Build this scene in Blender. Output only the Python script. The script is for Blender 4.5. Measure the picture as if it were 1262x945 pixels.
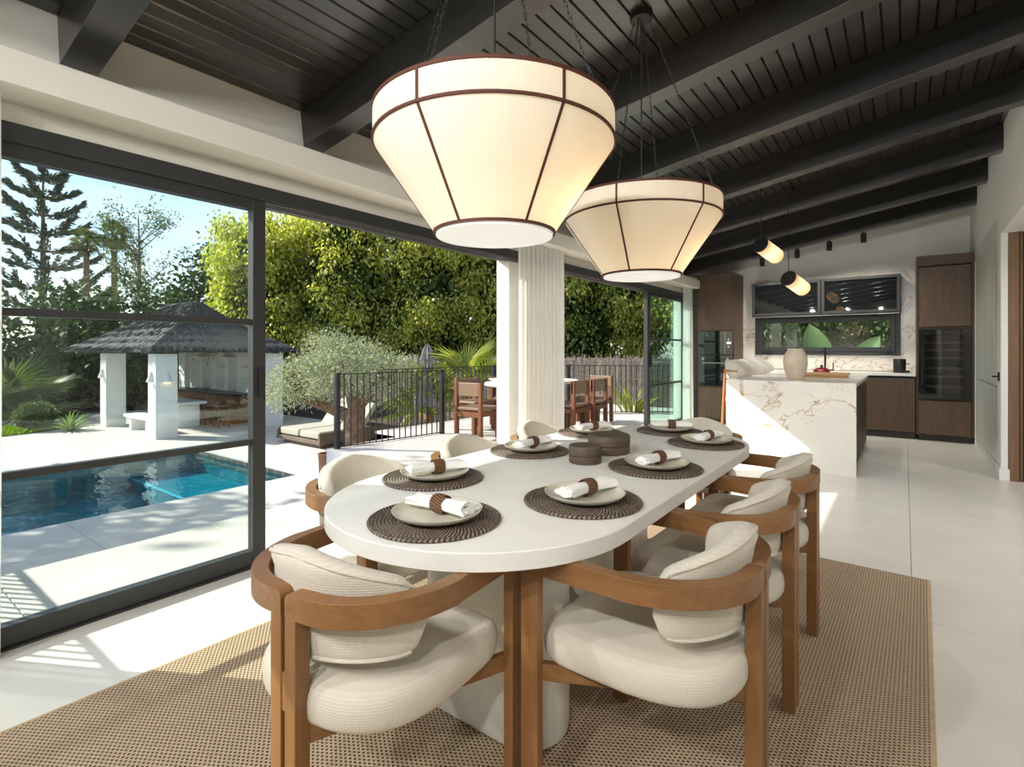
import bpy, math, random
import numpy as np
from mathutils import Vector, Matrix
PI = math.pi; R = math.radians
SC = bpy.context.scene; COL = SC.collection
for o in list(bpy.data.objects): bpy.data.objects.remove(o)

# ------------------------------------------------------------------ camera, sky, sun, exposure
cd = bpy.data.cameras.new('camera'); cam = bpy.data.objects.new('camera', cd); COL.objects.link(cam)
SC.camera = cam
cd.sensor_fit = 'HORIZONTAL'; cd.sensor_width = 36.0; cd.lens = 36.0*650/1262
cd.shift_y = -41.5/1262; cd.clip_start = .05; cd.clip_end = 400
cam.location = (0, 0, 1.25); cam.rotation_euler = (PI/2, 0, R(36.672))

SUN_DIR = Vector((.876*math.cos(R(34.4)), .482*math.cos(R(34.4)), -math.sin(R(34.4))))
sd = bpy.data.lights.new('sun', 'SUN'); sun = bpy.data.objects.new('sun', sd); COL.objects.link(sun)
sd.energy = 5.3; sd.angle = R(.55); sd.color = (1, .93, .80)
sun.rotation_euler = SUN_DIR.to_track_quat('-Z', 'Y').to_euler(); sun.location = (-20, -15, 15)

W = bpy.data.worlds.new('world'); SC.world = W; W.use_nodes = True
wn = W.node_tree.nodes; wl = W.node_tree.links; wn.clear()
w_out = wn.new('ShaderNodeOutputWorld'); w_bg = wn.new('ShaderNodeBackground')
w_sky = wn.new('ShaderNodeTexSky'); w_sky.sky_type = 'NISHITA'; w_sky.sun_disc = False
w_sky.sun_elevation = R(34.4); w_sky.sun_rotation = math.atan2(-.876, -.482); w_sky.air_density = 1.0; w_sky.dust_density = .6; w_sky.ozone_density = 1.5
w_tc = wn.new('ShaderNodeTexCoord'); w_map = wn.new('ShaderNodeMapping'); w_map.inputs['Scale'].default_value = (1.6, 1.6, 6.0)
w_no = wn.new('ShaderNodeTexNoise'); w_no.inputs['Scale'].default_value = 2.2; w_no.inputs['Detail'].default_value = 7; w_no.inputs['Roughness'].default_value = .55
w_cr = wn.new('ShaderNodeValToRGB'); w_cr.color_ramp.elements[0].position = .45; w_cr.color_ramp.elements[1].position = .80
w_mix = wn.new('ShaderNodeMix'); w_mix.data_type = 'RGBA'
w_mix.inputs[7].default_value = (6.6, 7.0, 7.4, 1)
wl.new(w_tc.outputs['Generated'], w_map.inputs[0]); wl.new(w_map.outputs[0], w_no.inputs['Vector']); wl.new(w_no.outputs['Fac'], w_cr.inputs[0])
wl.new(w_cr.outputs[0], w_mix.inputs[0]); wl.new(w_sky.outputs[0], w_mix.inputs[6]); wl.new(w_mix.outputs[2], w_bg.inputs[0]); wl.new(w_bg.outputs[0], w_out.inputs[0])
w_bg.inputs[1].default_value = .13
vs = SC.view_settings
SC.display_settings.display_device = 'sRGB'
vs.view_transform = 'Standard'; vs.look = 'None'; vs.gamma = 1.0; vs.use_curve_mapping = False; vs.exposure = 0.78
SC.cycles.max_bounces = 10; SC.cycles.diffuse_bounces = 6; SC.cycles.transparent_max_bounces = 24; SC.cycles.transmission_bounces = 8
SC.cycles.use_denoising = True; SC.cycles.caustics_reflective = False; SC.cycles.caustics_refractive = False
SC.cycles.sample_clamp_indirect = 6

def daylight(name, loc, rot, w, h, power, col=(1, .97, .92)):
    l = bpy.data.lights.new(name, 'AREA'); l.shape = 'RECTANGLE'; l.size = w; l.size_y = h; l.energy = power; l.color = col
    o = bpy.data.objects.new(name, l); COL.objects.link(o); o.location = loc; o.rotation_euler = rot
def spot(name, loc, aim, power, size, rad, col=(1, .98, .945), parent=None):
    l = bpy.data.lights.new(name, 'SPOT'); l.energy = power; l.spot_size = R(size); l.spot_blend = .9; l.shadow_soft_size = rad; l.color = col
    o = bpy.data.objects.new(name, l); COL.objects.link(o); o.location = loc; o.rotation_euler = Vector(aim).to_track_quat('-Z', 'Y').to_euler(); o.parent = parent
for x_ in (-2.5, -1.5, -.6, .3): spot('fill_spot', (x_, -1.3, 2.55), (.1*(-1-x_), .8, -.36), 70, 130, .045)      # added fill lights behind the camera to brighten the room, no fixtures
for y_ in (4.52, 6.94):
    for x_ in (-2.0, -1.15, -.35): spot('fill_spot', (x_, y_, 2.75+.16*(x_+3.06)-.14), (0, .35 if y_ < 5 else .6, -1), 26 if y_ < 5 else 40, 130 if y_ < 5 else 96, .06)      # added fill lights hidden behind two beams for kitchen and floor, no fixtures
for y_ in (2.6, 4.2, 5.8): spot('hall_fill_spot', (1.6, y_, 2.34), (-.3, 0, -1), 32, 150, .05)      # added fill lights in the unseen hall, spilling onto the floor by the passage

# ------------------------------------------------------------------ materials
MATS = {}
class NT:
    def __init__(s, name):
        s.m = bpy.data.materials.new(name); s.m.use_nodes = True; s.t = s.m.node_tree; s.n = s.t.nodes; s.l = s.t.links
        s.b = s.n['Principled BSDF']; s.out = s.n['Material Output']; s.tc = s.n.new('ShaderNodeTexCoord'); MATS[name] = s.m
    def N(s, kind, **kw):
        x = s.n.new('ShaderNode'+kind)
        for k, v in kw.items(): setattr(x, k, v)
        return x
    def math(s, op, a, b=None, c=None):
        x = s.n.new('ShaderNodeMath'); x.operation = op
        for i, q in enumerate((a, b, c)):
            if q is None: continue
            if isinstance(q, (int, float)): x.inputs[i].default_value = q
            else: s.l.new(q, x.inputs[i])
        return x.outputs[0]
    def mapping(s, scale=(1, 1, 1), rot=(0, 0, 0), src='Object'):
        m = s.N('Mapping'); m.inputs['Scale'].default_value = scale; m.inputs['Rotation'].default_value = rot
        s.l.new(s.tc.outputs[src], m.inputs[0]); return m.outputs[0]
    def noise(s, vec, scale, detail=4, rough=.55, dist=0):
        x = s.N('TexNoise'); x.inputs['Scale'].default_value = scale; x.inputs['Detail'].default_value = detail
        x.inputs['Roughness'].default_value = rough; x.inputs['Distortion'].default_value = dist
        if vec is not None: s.l.new(vec, x.inputs['Vector'])
        return x.outputs['Fac']
    def ramp(s, fac, stops):
        x = s.N('ValToRGB'); e = x.color_ramp.elements
        while len(e) < len(stops): e.new(.5)
        for i, (p, c) in enumerate(stops): e[i].position = p; e[i].color = (*c, 1)
        s.l.new(fac, x.inputs[0]); return x.outputs[0]
    def mix(s, fac, a, b, mode='MIX'):
        x = s.N('Mix', data_type='RGBA', blend_type=mode)
        for i, q in ((0, fac), (6, a), (7, b)):
            if isinstance(q, (int, float)): x.inputs[i].default_value = q
            elif isinstance(q, tuple): x.inputs[i].default_value = (*q, 1)
            else: s.l.new(q, x.inputs[i])
        return x.outputs[2]
    def bump(s, h, strength=.3, dist=.01):
        x = s.N('Bump'); x.inputs['Strength'].default_value = strength; x.inputs['Distance'].default_value = dist
        s.l.new(h, x.inputs['Height']); s.l.new(x.outputs[0], s.b.inputs['Normal'])
    def set(s, col=None, rough=None, metal=None, spec=None):
        for k, q in (('Base Color', col), ('Roughness', rough), ('Metallic', metal), ('Specular IOR Level', spec)):
            if q is None: continue
            if isinstance(q, tuple): s.b.inputs[k].default_value = (*q, 1)
            elif isinstance(q, (int, float)): s.b.inputs[k].default_value = q
            else: s.l.new(q, s.b.inputs[k])
        return s

def plain(name, col, rough=.5, metal=0, var=.06, vscale=3., bump=0, bscale=60., spec=.5):
    t = NT(name); v = t.mapping()
    n = t.noise(v, vscale, 5)
    lo = tuple(max(0, c*(1-var)) for c in col); hi = tuple(min(1, c*(1+var)) for c in col)
    t.set(t.ramp(n, [(.3, lo), (.7, hi)]), rough, metal, spec)
    if bump: t.bump(t.noise(v, bscale, 3), bump, .004)
    return t.m
def wood(name, a, b, axis, rough=.42, fine=60., spec=.4, island=0., bump=.12):
    t = NT(name); s = [14., 14., 14.]
    if axis < 3: s[axis] = 1.1
    else: s = [1.5, 1.5, 90.]
    v = t.mapping(tuple(s))
    n = t.noise(v, 1.4, 6, .6, .8)
    s2 = [fine]*3; s2[axis % 3] = fine/22; n2 = t.noise(t.mapping(tuple(s2)), 1.0, 4, .6)
    col = t.mix(t.math('MULTIPLY', n2, .55), t.ramp(n, [(.28, a), (.72, b)]), tuple(c*.62 for c in a))
    if island:
        oi = t.N('ObjectInfo'); k = t.math('MULTIPLY_ADD', oi.outputs['Random'], island, 1-island/2)
        x = t.N('VectorMath', operation='SCALE'); t.l.new(col, x.inputs[0]); t.l.new(k, x.inputs['Scale']); col = x.outputs[0]
    t.set(col, rough, 0, spec); t.bump(n2, bump, .002)
    return t.m
def fabric(name, col, scale=420., bump=.5):
    t = NT(name); v = t.mapping()
    wv = t.mapping((scale, scale, scale)); sx = t.N('SeparateXYZ'); t.l.new(wv, sx.inputs[0])
    s1 = t.math('SINE', sx.outputs[0]); s2 = t.math('SINE', sx.outputs[1]); s3 = t.math('SINE', sx.outputs[2])
    wv_ = t.math('ADD', t.math('MULTIPLY', s1, s2), s3)
    n = t.noise(v, 260., 2, .7); n2 = t.noise(v, 5., 3)
    h = t.math('ADD', t.math('MULTIPLY', wv_, .18), n)
    c = t.mix(t.math('MULTIPLY', h, .55), tuple(k*1.04 for k in col), tuple(k*.72 for k in col))
    c = t.mix(t.math('MULTIPLY', n2, .25), c, tuple(k*.86 for k in col))
    t.set(c, .95, 0, .15); t.bump(h, bump, .003); t.b.inputs['Sheen Weight'].default_value = .15
    return t.m
def leafmat(name, cols, trans=.4, rough=.45):
    t = NT(name); g = t.N('NewGeometry')
    c = t.ramp(g.outputs['Random Per Island'], [(i/(len(cols)-1), k) for i, k in enumerate(cols)])
    t.set(c, rough, 0, .35)
    tr = t.N('BsdfTranslucent'); c2 = t.mix(1., c, (1.25, 1.3, .55), 'MULTIPLY'); t.l.new(c2, tr.inputs[0])
    mx = t.N('MixShader'); mx.inputs[0].default_value = trans
    t.l.new(t.b.outputs[0], mx.inputs[1]); t.l.new(tr.outputs[0], mx.inputs[2]); t.l.new(mx.outputs[0], t.out.inputs[0])
    return t.m
def glass(name, tint, base=.045, rough=0.0, grazing=.85):
    t = NT(name); lw = t.N('LayerWeight'); lw.inputs[0].default_value = .5
    f = t.math('MULTIPLY_ADD', t.math('POWER', lw.outputs['Facing'], 4.5), grazing, base)
    tr = t.N('BsdfTransparent'); tr.inputs[0].default_value = (*tint, 1)
    gl = t.N('BsdfGlossy'); gl.inputs['Roughness'].default_value = rough
    mx = t.N('MixShader'); t.l.new(f, mx.inputs[0]); t.l.new(tr.outputs[0], mx.inputs[1]); t.l.new(gl.outputs[0], mx.inputs[2]); t.l.new(mx.outputs[0], t.out.inputs[0])
    return t.m
def sheer(name, col, transp, translu):
    t = NT(name); v = t.mapping((900, 900, 12)); t.set(col, .9, 0, .1)
    tl = t.N('BsdfTranslucent'); tl.inputs[0].default_value = (*col, 1); tp = t.N('BsdfTransparent')
    a = t.N('MixShader'); a.inputs[0].default_value = translu; t.l.new(t.b.outputs[0], a.inputs[1]); t.l.new(tl.outputs[0], a.inputs[2])
    b = t.N('MixShader'); b.inputs[0].default_value = transp; t.l.new(a.outputs[0], b.inputs[1]); t.l.new(tp.outputs[0], b.inputs[2]); t.l.new(b.outputs[0], t.out.inputs[0])
    return t.m
def emit(name, col, st):
    t = NT(name); t.set((.9, .9, .9), .5); t.b.inputs['Emission Color'].default_value = (*col, 1); t.b.inputs['Emission Strength'].default_value = st
    return t.m
def marble(name, base, vein):
    t = NT(name); v = t.mapping((1, 1, 1), (.3, .5, .4))
    def ridge(scale, thin, dist, src):
        n = t.noise(src, scale, 6, .55, dist)
        return t.ramp(t.math('ABSOLUTE', t.math('SUBTRACT', n, .5)), [(0, (1, 1, 1)), (thin, (0, 0, 0))])
    a = ridge(1.3, .014, 1.1, v); b = ridge(3.1, .012, .6, t.mapping((1, .8, 1.1), (1.1, .2, 2.)))
    patch = t.ramp(t.noise(v, 1.7, 3), [(.46, (0, 0, 0)), (.62, (1, 1, 1))])
    f = t.math('ADD', t.math('MULTIPLY', a, .75), t.math('MULTIPLY', t.math('MULTIPLY', b, patch), .6))
    cloud = t.noise(v, 2.4, 5); c0 = t.ramp(cloud, [(.3, tuple(x*.90 for x in base)), (.65, base)])
    t.set(t.mix(f, c0, vein), .22, 0, .5)
    return t.m

M_WALL = plain('wall_paint', (.80, .775, .71), .85, var=.02, bump=.05)
M_WALLW = plain('white_wall_paint', (.83, .82, .785), .8, var=.02)
M_EXT = plain('exterior_render', (.80, .80, .79), .9, var=.03, bump=.15, bscale=40)
M_FLOOR = plain('floor_tile', (.70, .67, .61), .32, var=.06, vscale=2.2, spec=.45)
M_GROUT = plain('grout', (.50, .47, .41), .9)
M_PAVE = plain('paving', (.60, .57, .53), .8, var=.07, vscale=2.5, bump=.1, bscale=30)
M_PAVEJ = plain('paving_joint', (.40, .39, .37), .95)
M_PLANK = wood('ceiling_plank_stain', (.012, .010, .009), (.032, .027, .024), 1, .30, 70., .8, .5)
M_PLANK.node_tree.nodes['Principled BSDF'].inputs['Coat Weight'].default_value = .35
M_PLANK.node_tree.nodes['Principled BSDF'].inputs['Coat Roughness'].default_value = .22
M_GAP = plain('ceiling_gap', (.10, .045, .02), .8)
M_BEAM = wood('beam_stain', (.010, .009, .008), (.024, .021, .020), 0, .34, 70., .8, .3)
M_BEAM.node_tree.nodes['Principled BSDF'].inputs['Coat Weight'].default_value = .3
M_BEAM.node_tree.nodes['Principled BSDF'].inputs['Coat Roughness'].default_value = .25
M_FRAME = plain('window_metal', (.040, .042, .044), .45, .2, var=.05, spec=.5)
M_TRACK = plain('track_metal', (.25, .25, .25), .35, .8)
M_GLASS = glass('pane_glass', (.91, .97, .955), .05)
M_GLASS2 = glass('green_pane_glass', (.74, .92, .87), .06)
M_WOODV = wood('honey_wood_vertical', (.215, .098, .032), (.345, .170, .066), 2, .36, 70., .45, .2)
M_WOODH = wood('honey_wood_horizontal', (.20, .090, .030), (.335, .163, .063), 1, .36, 70., .45, .2)
M_FAB = fabric('oatmeal_boucle', (.63, .575, .49), 1000., .35)
M_FABW = fabric('white_boucle', (.60, .555, .49), 1000.)
M_TABLE = plain('table_plaster', (.77, .755, .71), .38, var=.05, vscale=3.5, bump=.04, bscale=25, spec=.5)
M_PLATE = plain('plate_glaze', (.62, .585, .49), .18, var=.05, vscale=14, spec=.6)
M_NAP = plain('napkin_linen', (.86, .85, .83), .9, var=.03, bump=.2, bscale=400)
M_SHADE = sheer('shade_silk', (.90, .86, .76), 0.0, .30)
M_DIFF = emit('diffuser_glow', (1, .97, .90), .22)
M_TRIM = plain('rust_trim', (.085, .020, .009), .7)
M_BLACK = plain('black_metal', (.022, .022, .024), .45, .3)
M_CAB = wood('smoked_oak', (.090, .052, .032), (.155, .094, .060), 2, .45, 50., .4, .25)
M_CABD = plain('cabinet_dark', (.030, .024, .020), .5)
M_MARBLE = marble('calacatta_gold', (.84, .81, .76), (.42, .24, .10))
M_TOPW = plain('counter_quartz', (.82, .80, .75), .15, spec=.6)
M_OVEN = plain('oven_glass', (.010, .012, .014), .015, 0, spec=.8)
M_CHROME = plain('brushed_steel', (.50, .50, .50), .3, 1)
M_SAGE = plain('sage_lacquer', (.62, .63, .58), .35, var=.02)
M_SLAT = wood('slat_oak', (.17, .095, .050), (.26, .155, .085), 2, .5, 55., .4, .2)
M_VASE = plain('vase_stoneware', (.62, .53, .41), .75, var=.12, vscale=9, bump=.25, bscale=60)
M_BOXW = wood('dark_turned_wood', (.060, .040, .028), (.17, .12, .085), 3, .5, 50.)
M_BOARD = wood('pale_board', (.42, .25, .11), (.56, .36, .17), 0, .5, 60.)
M_RED = plain('red_glaze', (.20, .010, .012), .2, spec=.7)
M_STOOLW = wood('stool_wood', (.42, .15, .05), (.58, .25, .10), 2, .4)
M_THATCH = plain('thatch', (.085, .083, .083), .95, var=.5, vscale=18, bump=1, bscale=50)
M_TERRA = plain('terracotta', (.34, .17, .11), .8)
M_LOUNGE = plain('lounger_cushion', (.42, .415, .35), .9, var=.04)
M_LOUNGEW = plain('lounger_timber', (.15, .11, .085), .7, var=.2)
M_PARA = plain('parasol_cloth', (.27, .26, .28), .9, var=.1)
M_BARK = plain('bark', (.16, .105, .065), .95, var=.5, vscale=9, bump=1, bscale=14)
M_BARKG = plain('grey_bark', (.20, .18, .15), .95, var=.4, vscale=6, bump=1, bscale=10)
M_PALMB = plain('palm_trunk', (.30, .14, .07), .95, var=.4, vscale=12, bump=1, bscale=20)
M_REED = plain('reed', (.36, .30, .24), .95, var=.5, vscale=25)
M_OUTW = wood('outdoor_timber', (.14, .050, .022), (.26, .105, .050), 2, .6, 50.)
M_OUTC = plain('outdoor_back_pad', (.21, .135, .085), .5)
M_GRASS = plain('grass_ground', (.10, .16, .03), 1, var=.5, vscale=3)
M_SOIL = plain('planting_soil', (.07, .05, .035), 1, var=.4, vscale=8)
M_ROCK = plain('rock', (.26, .25, .24), .9, var=.35, vscale=5, bump=.6, bscale=12)
M_POOLT = None
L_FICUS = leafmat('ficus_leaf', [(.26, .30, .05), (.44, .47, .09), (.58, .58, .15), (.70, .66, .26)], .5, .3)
L_OLIVE = leafmat('olive_leaf', [(.22, .25, .18), (.37, .41, .30), (.56, .59, .48)], .25)
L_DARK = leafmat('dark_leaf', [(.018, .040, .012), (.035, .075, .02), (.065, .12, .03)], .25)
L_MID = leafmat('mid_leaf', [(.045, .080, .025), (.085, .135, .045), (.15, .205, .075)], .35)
L_PINE = leafmat('pine_leaf', [(.03, .055, .03), (.05, .085, .045), (.075, .11, .06)], .15)
L_PALM = leafmat('palm_leaf', [(.13, .18, .035), (.24, .29, .06), (.38, .40, .12)], .4)
L_PALMD = leafmat('far_palm_leaf', [(.05, .09, .03), (.09, .13, .04), (.18, .15, .05)], .3)
L_BANANA = leafmat('banana_leaf', [(.13, .21, .10), (.20, .29, .14)], .4, .3)
L_AGAVE = leafmat('agave_leaf', [(.14, .26, .06), (.26, .38, .10)], .2)
L_GRASS = leafmat('grass_leaf', [(.14, .24, .03), (.24, .34, .05)], .4)
# flat woven rug
t = NT('rug_weave'); p = .0125
m_ = t.mapping((1/p, 1/p, 1)); sx = t.N('SeparateXYZ'); t.l.new(m_, sx.inputs[0])
row = t.math('FLOOR', sx.outputs[0]); off = t.math('MULTIPLY', t.math('MODULO', t.math('ABSOLUTE', row), 2.), .5)
fu = t.math('SUBTRACT', t.math('FRACT', sx.outputs[0]), .5); fv = t.math('SUBTRACT', t.math('FRACT', t.math('ADD', t.math('MULTIPLY', sx.outputs[1], .80), off)), .5)
dd = t.math('SQRT', t.math('ADD', t.math('MULTIPLY', fu, t.math('MULTIPLY', fu, .9)), t.math('MULTIPLY', fv, t.math('MULTIPLY', fv, 1.7))))
hgt = t.ramp(dd, [(.16, (0, 0, 0)), (.40, (1, 1, 1))])
nz = t.noise(t.mapping(), 4, 4); nf = t.noise(t.mapping((60, 400, 1)), 1, 3)
c = t.mix(t.math('MULTIPLY', nz, .5), (.46, .35, .24), (.36, .265, .18)); c = t.mix(t.math('MULTIPLY', nf, .35), c, (.54, .44, .33))
t.set(t.mix(hgt, (.115, .065, .035), c), .95, 0, .1); t.bump(hgt, .9, .006); M_RUG = t.m
M_RUGE = plain('rug_binding', (.46, .34, .20), .9, var=.15, vscale=60)
# woven rattan (radial stitches)
t = NT('rattan_mat'); sx = t.N('SeparateXYZ'); t.l.new(t.tc.outputs['Object'], sx.inputs[0])
ang = t.math('ARCTAN2', sx.outputs[1], sx.outputs[0]); rr = t.math('SQRT', t.math('ADD', t.math('MULTIPLY', sx.outputs[0], sx.outputs[0]), t.math('MULTIPLY', sx.outputs[1], sx.outputs[1])))
st = t.math('SINE', t.math('ADD', t.math('MULTIPLY', ang, 84.), t.math('MULTIPLY', rr, 380.)))
g = t.math('MULTIPLY_ADD', st, .5, .5); nn = t.noise(t.mapping(), 45, 4)
t.set(t.mix(t.math('MULTIPLY', g, t.math('MULTIPLY_ADD', nn, 1.2, .0)), (.016, .010, .008), (.42, .32, .24)), .5, 0, .4); t.bump(g, .6, .004); M_MAT = t.m
t = NT('rattan_ring'); sx = t.N('SeparateXYZ'); t.l.new(t.tc.outputs['Object'], sx.inputs[0])
ang = t.math('ARCTAN2', sx.outputs[1], sx.outputs[2]); st = t.math('SINE', t.math('ADD', t.math('MULTIPLY', ang, 20.), t.math('MULTIPLY', sx.outputs[0], 260.)))
g = t.math('MULTIPLY_ADD', st, .5, .5); t.set(t.mix(g, (.045, .018, .008), (.25, .12, .055)), .5, 0, .4); t.bump(g, .7, .003); M_RING = t.m
# pool tile, per tile variation
t = NT('pool_tile'); oi = t.N('ObjectInfo'); n = t.noise(t.mapping(), 6, 4)
c = t.ramp(oi.outputs['Random'], [(0, (.05, .17, .22)), (.35, (.09, .28, .33)), (.7, (.15, .38, .42)), (1, (.20, .32, .32))])
t.set(t.mix(t.math('MULTIPLY', n, .4), c, (.10, .22, .24)), .25); M_POOLT = t.m
M_POOL = plain('pool_basin', (.10, .36, .42), .5, var=.15)
# pool water
t = NT('pool_water'); lw = t.N('LayerWeight'); lw.inputs[0].default_value = .5
f = t.math('MULTIPLY_ADD', t.math('POWER', lw.outputs['Facing'], 5.), .5, .02)
nb = t.noise(t.mapping((1, 1.6, 1)), 2.3, 3); bp = t.N('Bump'); bp.inputs['Strength'].default_value = .22; bp.inputs['Distance'].default_value = .1; t.l.new(nb, bp.inputs['Height'])
tr = t.N('BsdfTransparent'); tr.inputs[0].default_value = (.48, .86, .92, 1); gl = t.N('BsdfGlossy'); gl.inputs['Roughness'].default_value = .01
t.l.new(bp.outputs[0], gl.inputs['Normal'])
mx = t.N('MixShader'); t.l.new(f, mx.inputs[0]); t.l.new(tr.outputs[0], mx.inputs[1]); t.l.new(gl.outputs[0], mx.inputs[2]); t.l.new(mx.outputs[0], t.out.inputs[0]); M_WATER = t.m

# ------------------------------------------------------------------ mesh helpers
class MB:
    def __init__(s): s.v = []; s.f = []
    def add(s, vs, fs):
        k = len(s.v); s.v += [tuple(map(float, q)) for q in vs]; s.f += [tuple(i+k for i in q) for q in fs]; return s
    def box(s, c, d, rz=0, rot=None):
        h = [x/2 for x in d]; vs = []
        m = rot if rot is not None else Matrix.Rotation(rz, 3, 'Z')
        for z in (-1, 1):
            for x, y in ((-1, -1), (1, -1), (1, 1), (-1, 1)):
                vs.append(Vector(c)+m @ Vector((x*h[0], y*h[1], z*h[2])))
        return s.add(vs, [(3, 2, 1, 0), (4, 5, 6, 7), (0, 1, 5, 4), (1, 2, 6, 5), (2, 3, 7, 6), (3, 0, 4, 7)])
    def mm(s, a, b):
        return s.box([(p+q)/2 for p, q in zip(a, b)], [abs(q-p) for p, q in zip(a, b)])
    def prism(s, poly, z0, z1):
        n = len(poly); vs = [(x, y, z0) for x, y in poly]+[(x, y, z1) for x, y in poly]
        return s.add(vs, [tuple(range(n))[::-1], tuple(range(n, 2*n))]+[(i, (i+1) % n, n+(i+1) % n, n+i) for i in range(n)])
    def loft(s, rings, caps=True, closed=True):
        n = len(rings[0]); vs = [q for r in rings for q in r]; fs = []
        for j in range(len(rings)-1):
            for i in range(n if closed else n-1):
                a = j*n+i; b = j*n+(i+1) % n; fs.append((a, b, b+n, a+n))
        if caps and closed: fs += [tuple(range(n))[::-1], tuple(range((len(rings)-1)*n, len(rings)*n))]
        return s.add(vs, fs)
    def lathe(s, prof, n=24, c=(0, 0, 0), caps=False):
        return s.loft([[(c[0]+r*math.cos(2*PI*i/n), c[1]+r*math.sin(2*PI*i/n), c[2]+z) for i in range(n)] for r, z in prof], caps)
    def tube(s, pts, r, n=8, caps=True):
        pts = [Vector(p) for p in pts]; rings = []; u = None
        for i, p in enumerate(pts):
            d = (pts[min(i+1, len(pts)-1)]-pts[max(i-1, 0)]).normalized()
            if u is None: u = d.orthogonal().normalized()
            u = (u-d*u.dot(d)).normalized(); w = d.cross(u)
            q = r[i] if isinstance(r, (list, tuple)) else r
            rings.append([p+(u*math.cos(2*PI*k/n)+w*math.sin(2*PI*k/n))*q for k in range(n)])
        return s.loft(rings, caps)
    def cyl(s, a, b, r, n=12): return s.tube([a, b], r, n)
    def torus(s, c, R_, r, n=48, k=6, zs=1.):
        vs = []; fs = []
        for i in range(n):
            for j in range(k):
                a = 2*PI*i/n; b = 2*PI*j/k; q = R_+r*math.cos(b)
                vs.append((c[0]+q*math.cos(a), c[1]+q*math.sin(a), c[2]+r*math.sin(b)*zs))
                fs.append((i*k+j, ((i+1) % n)*k+j, ((i+1) % n)*k+(j+1) % k, i*k+(j+1) % k))
        return s.add(vs, fs)
    def build(s, name, mat, parent=None, bevel=0, smooth=35, loc=None, rot=None, kind=None, segs=2):
        me = bpy.data.meshes.new(name); me.from_pydata(s.v, [], s.f); me.validate(); me.materials.append(mat)
        return link(name, me, parent, bevel, smooth, loc, rot, kind, segs)
def link(name, me, parent=None, bevel=0, smooth=35, loc=None, rot=None, kind=None, segs=2):
    o = bpy.data.objects.new(name, me); COL.objects.link(o); o.parent = parent
    if loc: o.location = loc
    if rot: o.rotation_euler = rot
    if smooth and len(me.polygons) and not (bevel and smooth == 35):
        me.shade_smooth(); me.set_sharp_from_angle(angle=R(smooth))
    if bevel:
        b = o.modifiers.new('bevel', 'BEVEL'); b.width = bevel; b.segments = segs; b.limit_method = 'ANGLE'; b.angle_limit = R(40); b.harden_normals = True
    if kind: o['kind'] = kind
    return o
def inst(name, me, parent, loc, rot=(0, 0, 0), scale=None, bevel=0):
    o = bpy.data.objects.new(name, me); COL.objects.link(o); o.parent = parent; o.location = loc; o.rotation_euler = rot
    if scale: o.scale = scale
    return o
def tag(o, label, cat, group=None, kind=None):
    o['label'] = label; o['category'] = cat
    if group: o['group'] = group
    if kind: o['kind'] = kind
    return o
def thing(name, label, cat, loc=(0, 0, 0), rz=0, group=None):
    o = bpy.data.objects.new(name, None); COL.objects.link(o); o.location = loc; o.rotation_euler = (0, 0, rz); o.empty_display_size = .05
    return tag(o, label, cat, group)
def copy_tree(o, parent=None, loc=None, rz=None, label=None):
    c = o.copy(); COL.objects.link(c); c.parent = parent
    if loc is not None: c.location = loc
    if rz is not None: c.rotation_euler = (0, 0, rz)
    if label: c['label'] = label
    for ch in list(o.children): copy_tree(ch, c)
    return c
def struct(name, mb, mat, parent=None, bevel=0, smooth=35):
    o = mb.build(name, mat, parent, bevel, smooth)
    if parent is None: o['kind'] = 'structure'
    return o
def shared(mb, mat, name='piece', smooth=30):
    me = bpy.data.meshes.new(name); me.from_pydata(mb.v, [], mb.f); me.materials.append(mat)
    if smooth: me.shade_smooth(); me.set_sharp_from_angle(angle=R(smooth))
    return me
def chamfer_tile(w, l, h, b=.003):
    m = MB(); m.loft([[(-w/2, -l/2, -h), (w/2, -l/2, -h), (w/2, l/2, -h), (-w/2, l/2, -h)], [(-w/2, -l/2, -b), (w/2, -l/2, -b), (w/2, l/2, -b), (-w/2, l/2, -b)],
        [(-w/2+b, -l/2+b, 0), (w/2-b, -l/2+b, 0), (w/2-b, l/2-b, 0), (-w/2+b, l/2-b, 0)]]); return m

# ------------------------------------------------------------------ the shell of the room
XL, XR, YB, YN = -3.06, .74, 9.85, -4.2
SL = .16; ZC = lambda x: 2.75+SL*(x-XL); AL = math.atan(SL)
fl = struct('floor', MB().mm((XL-.1, YN, -.2), (3.6, YB+.2, -.012)), M_GROUT)
me = shared(chamfer_tile(1.037, 1.037, .012, .0015), M_FLOOR, 'tile')
for i in range(7):
    for j in range(14):
        x = XL+.52-.03+i*1.04; y = -3.68+j*1.04
        if x < 3.3: inst('tile', me, fl, (x, y, 0))
# left wall: band above the glazing, piers
wl_ = MB().mm((XL-.17, YN, 2.20), (XL, YB, 2.98)).mm((XL-.15, 4.06, 0), (XL, 4.82, 2.2)).mm((XL-.17, 9.05, 0), (XL, YB, 2.2)).mm((XL-.17, YN, 0), (XL, -3.5, 2.2))
struct('wall_left', wl_, M_WALL)
struct('trim_1', MB().mm((XL+.001, YN, 2.30), (-2.82, 9.19, 2.44)), M_WALL, bevel=.005)
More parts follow.
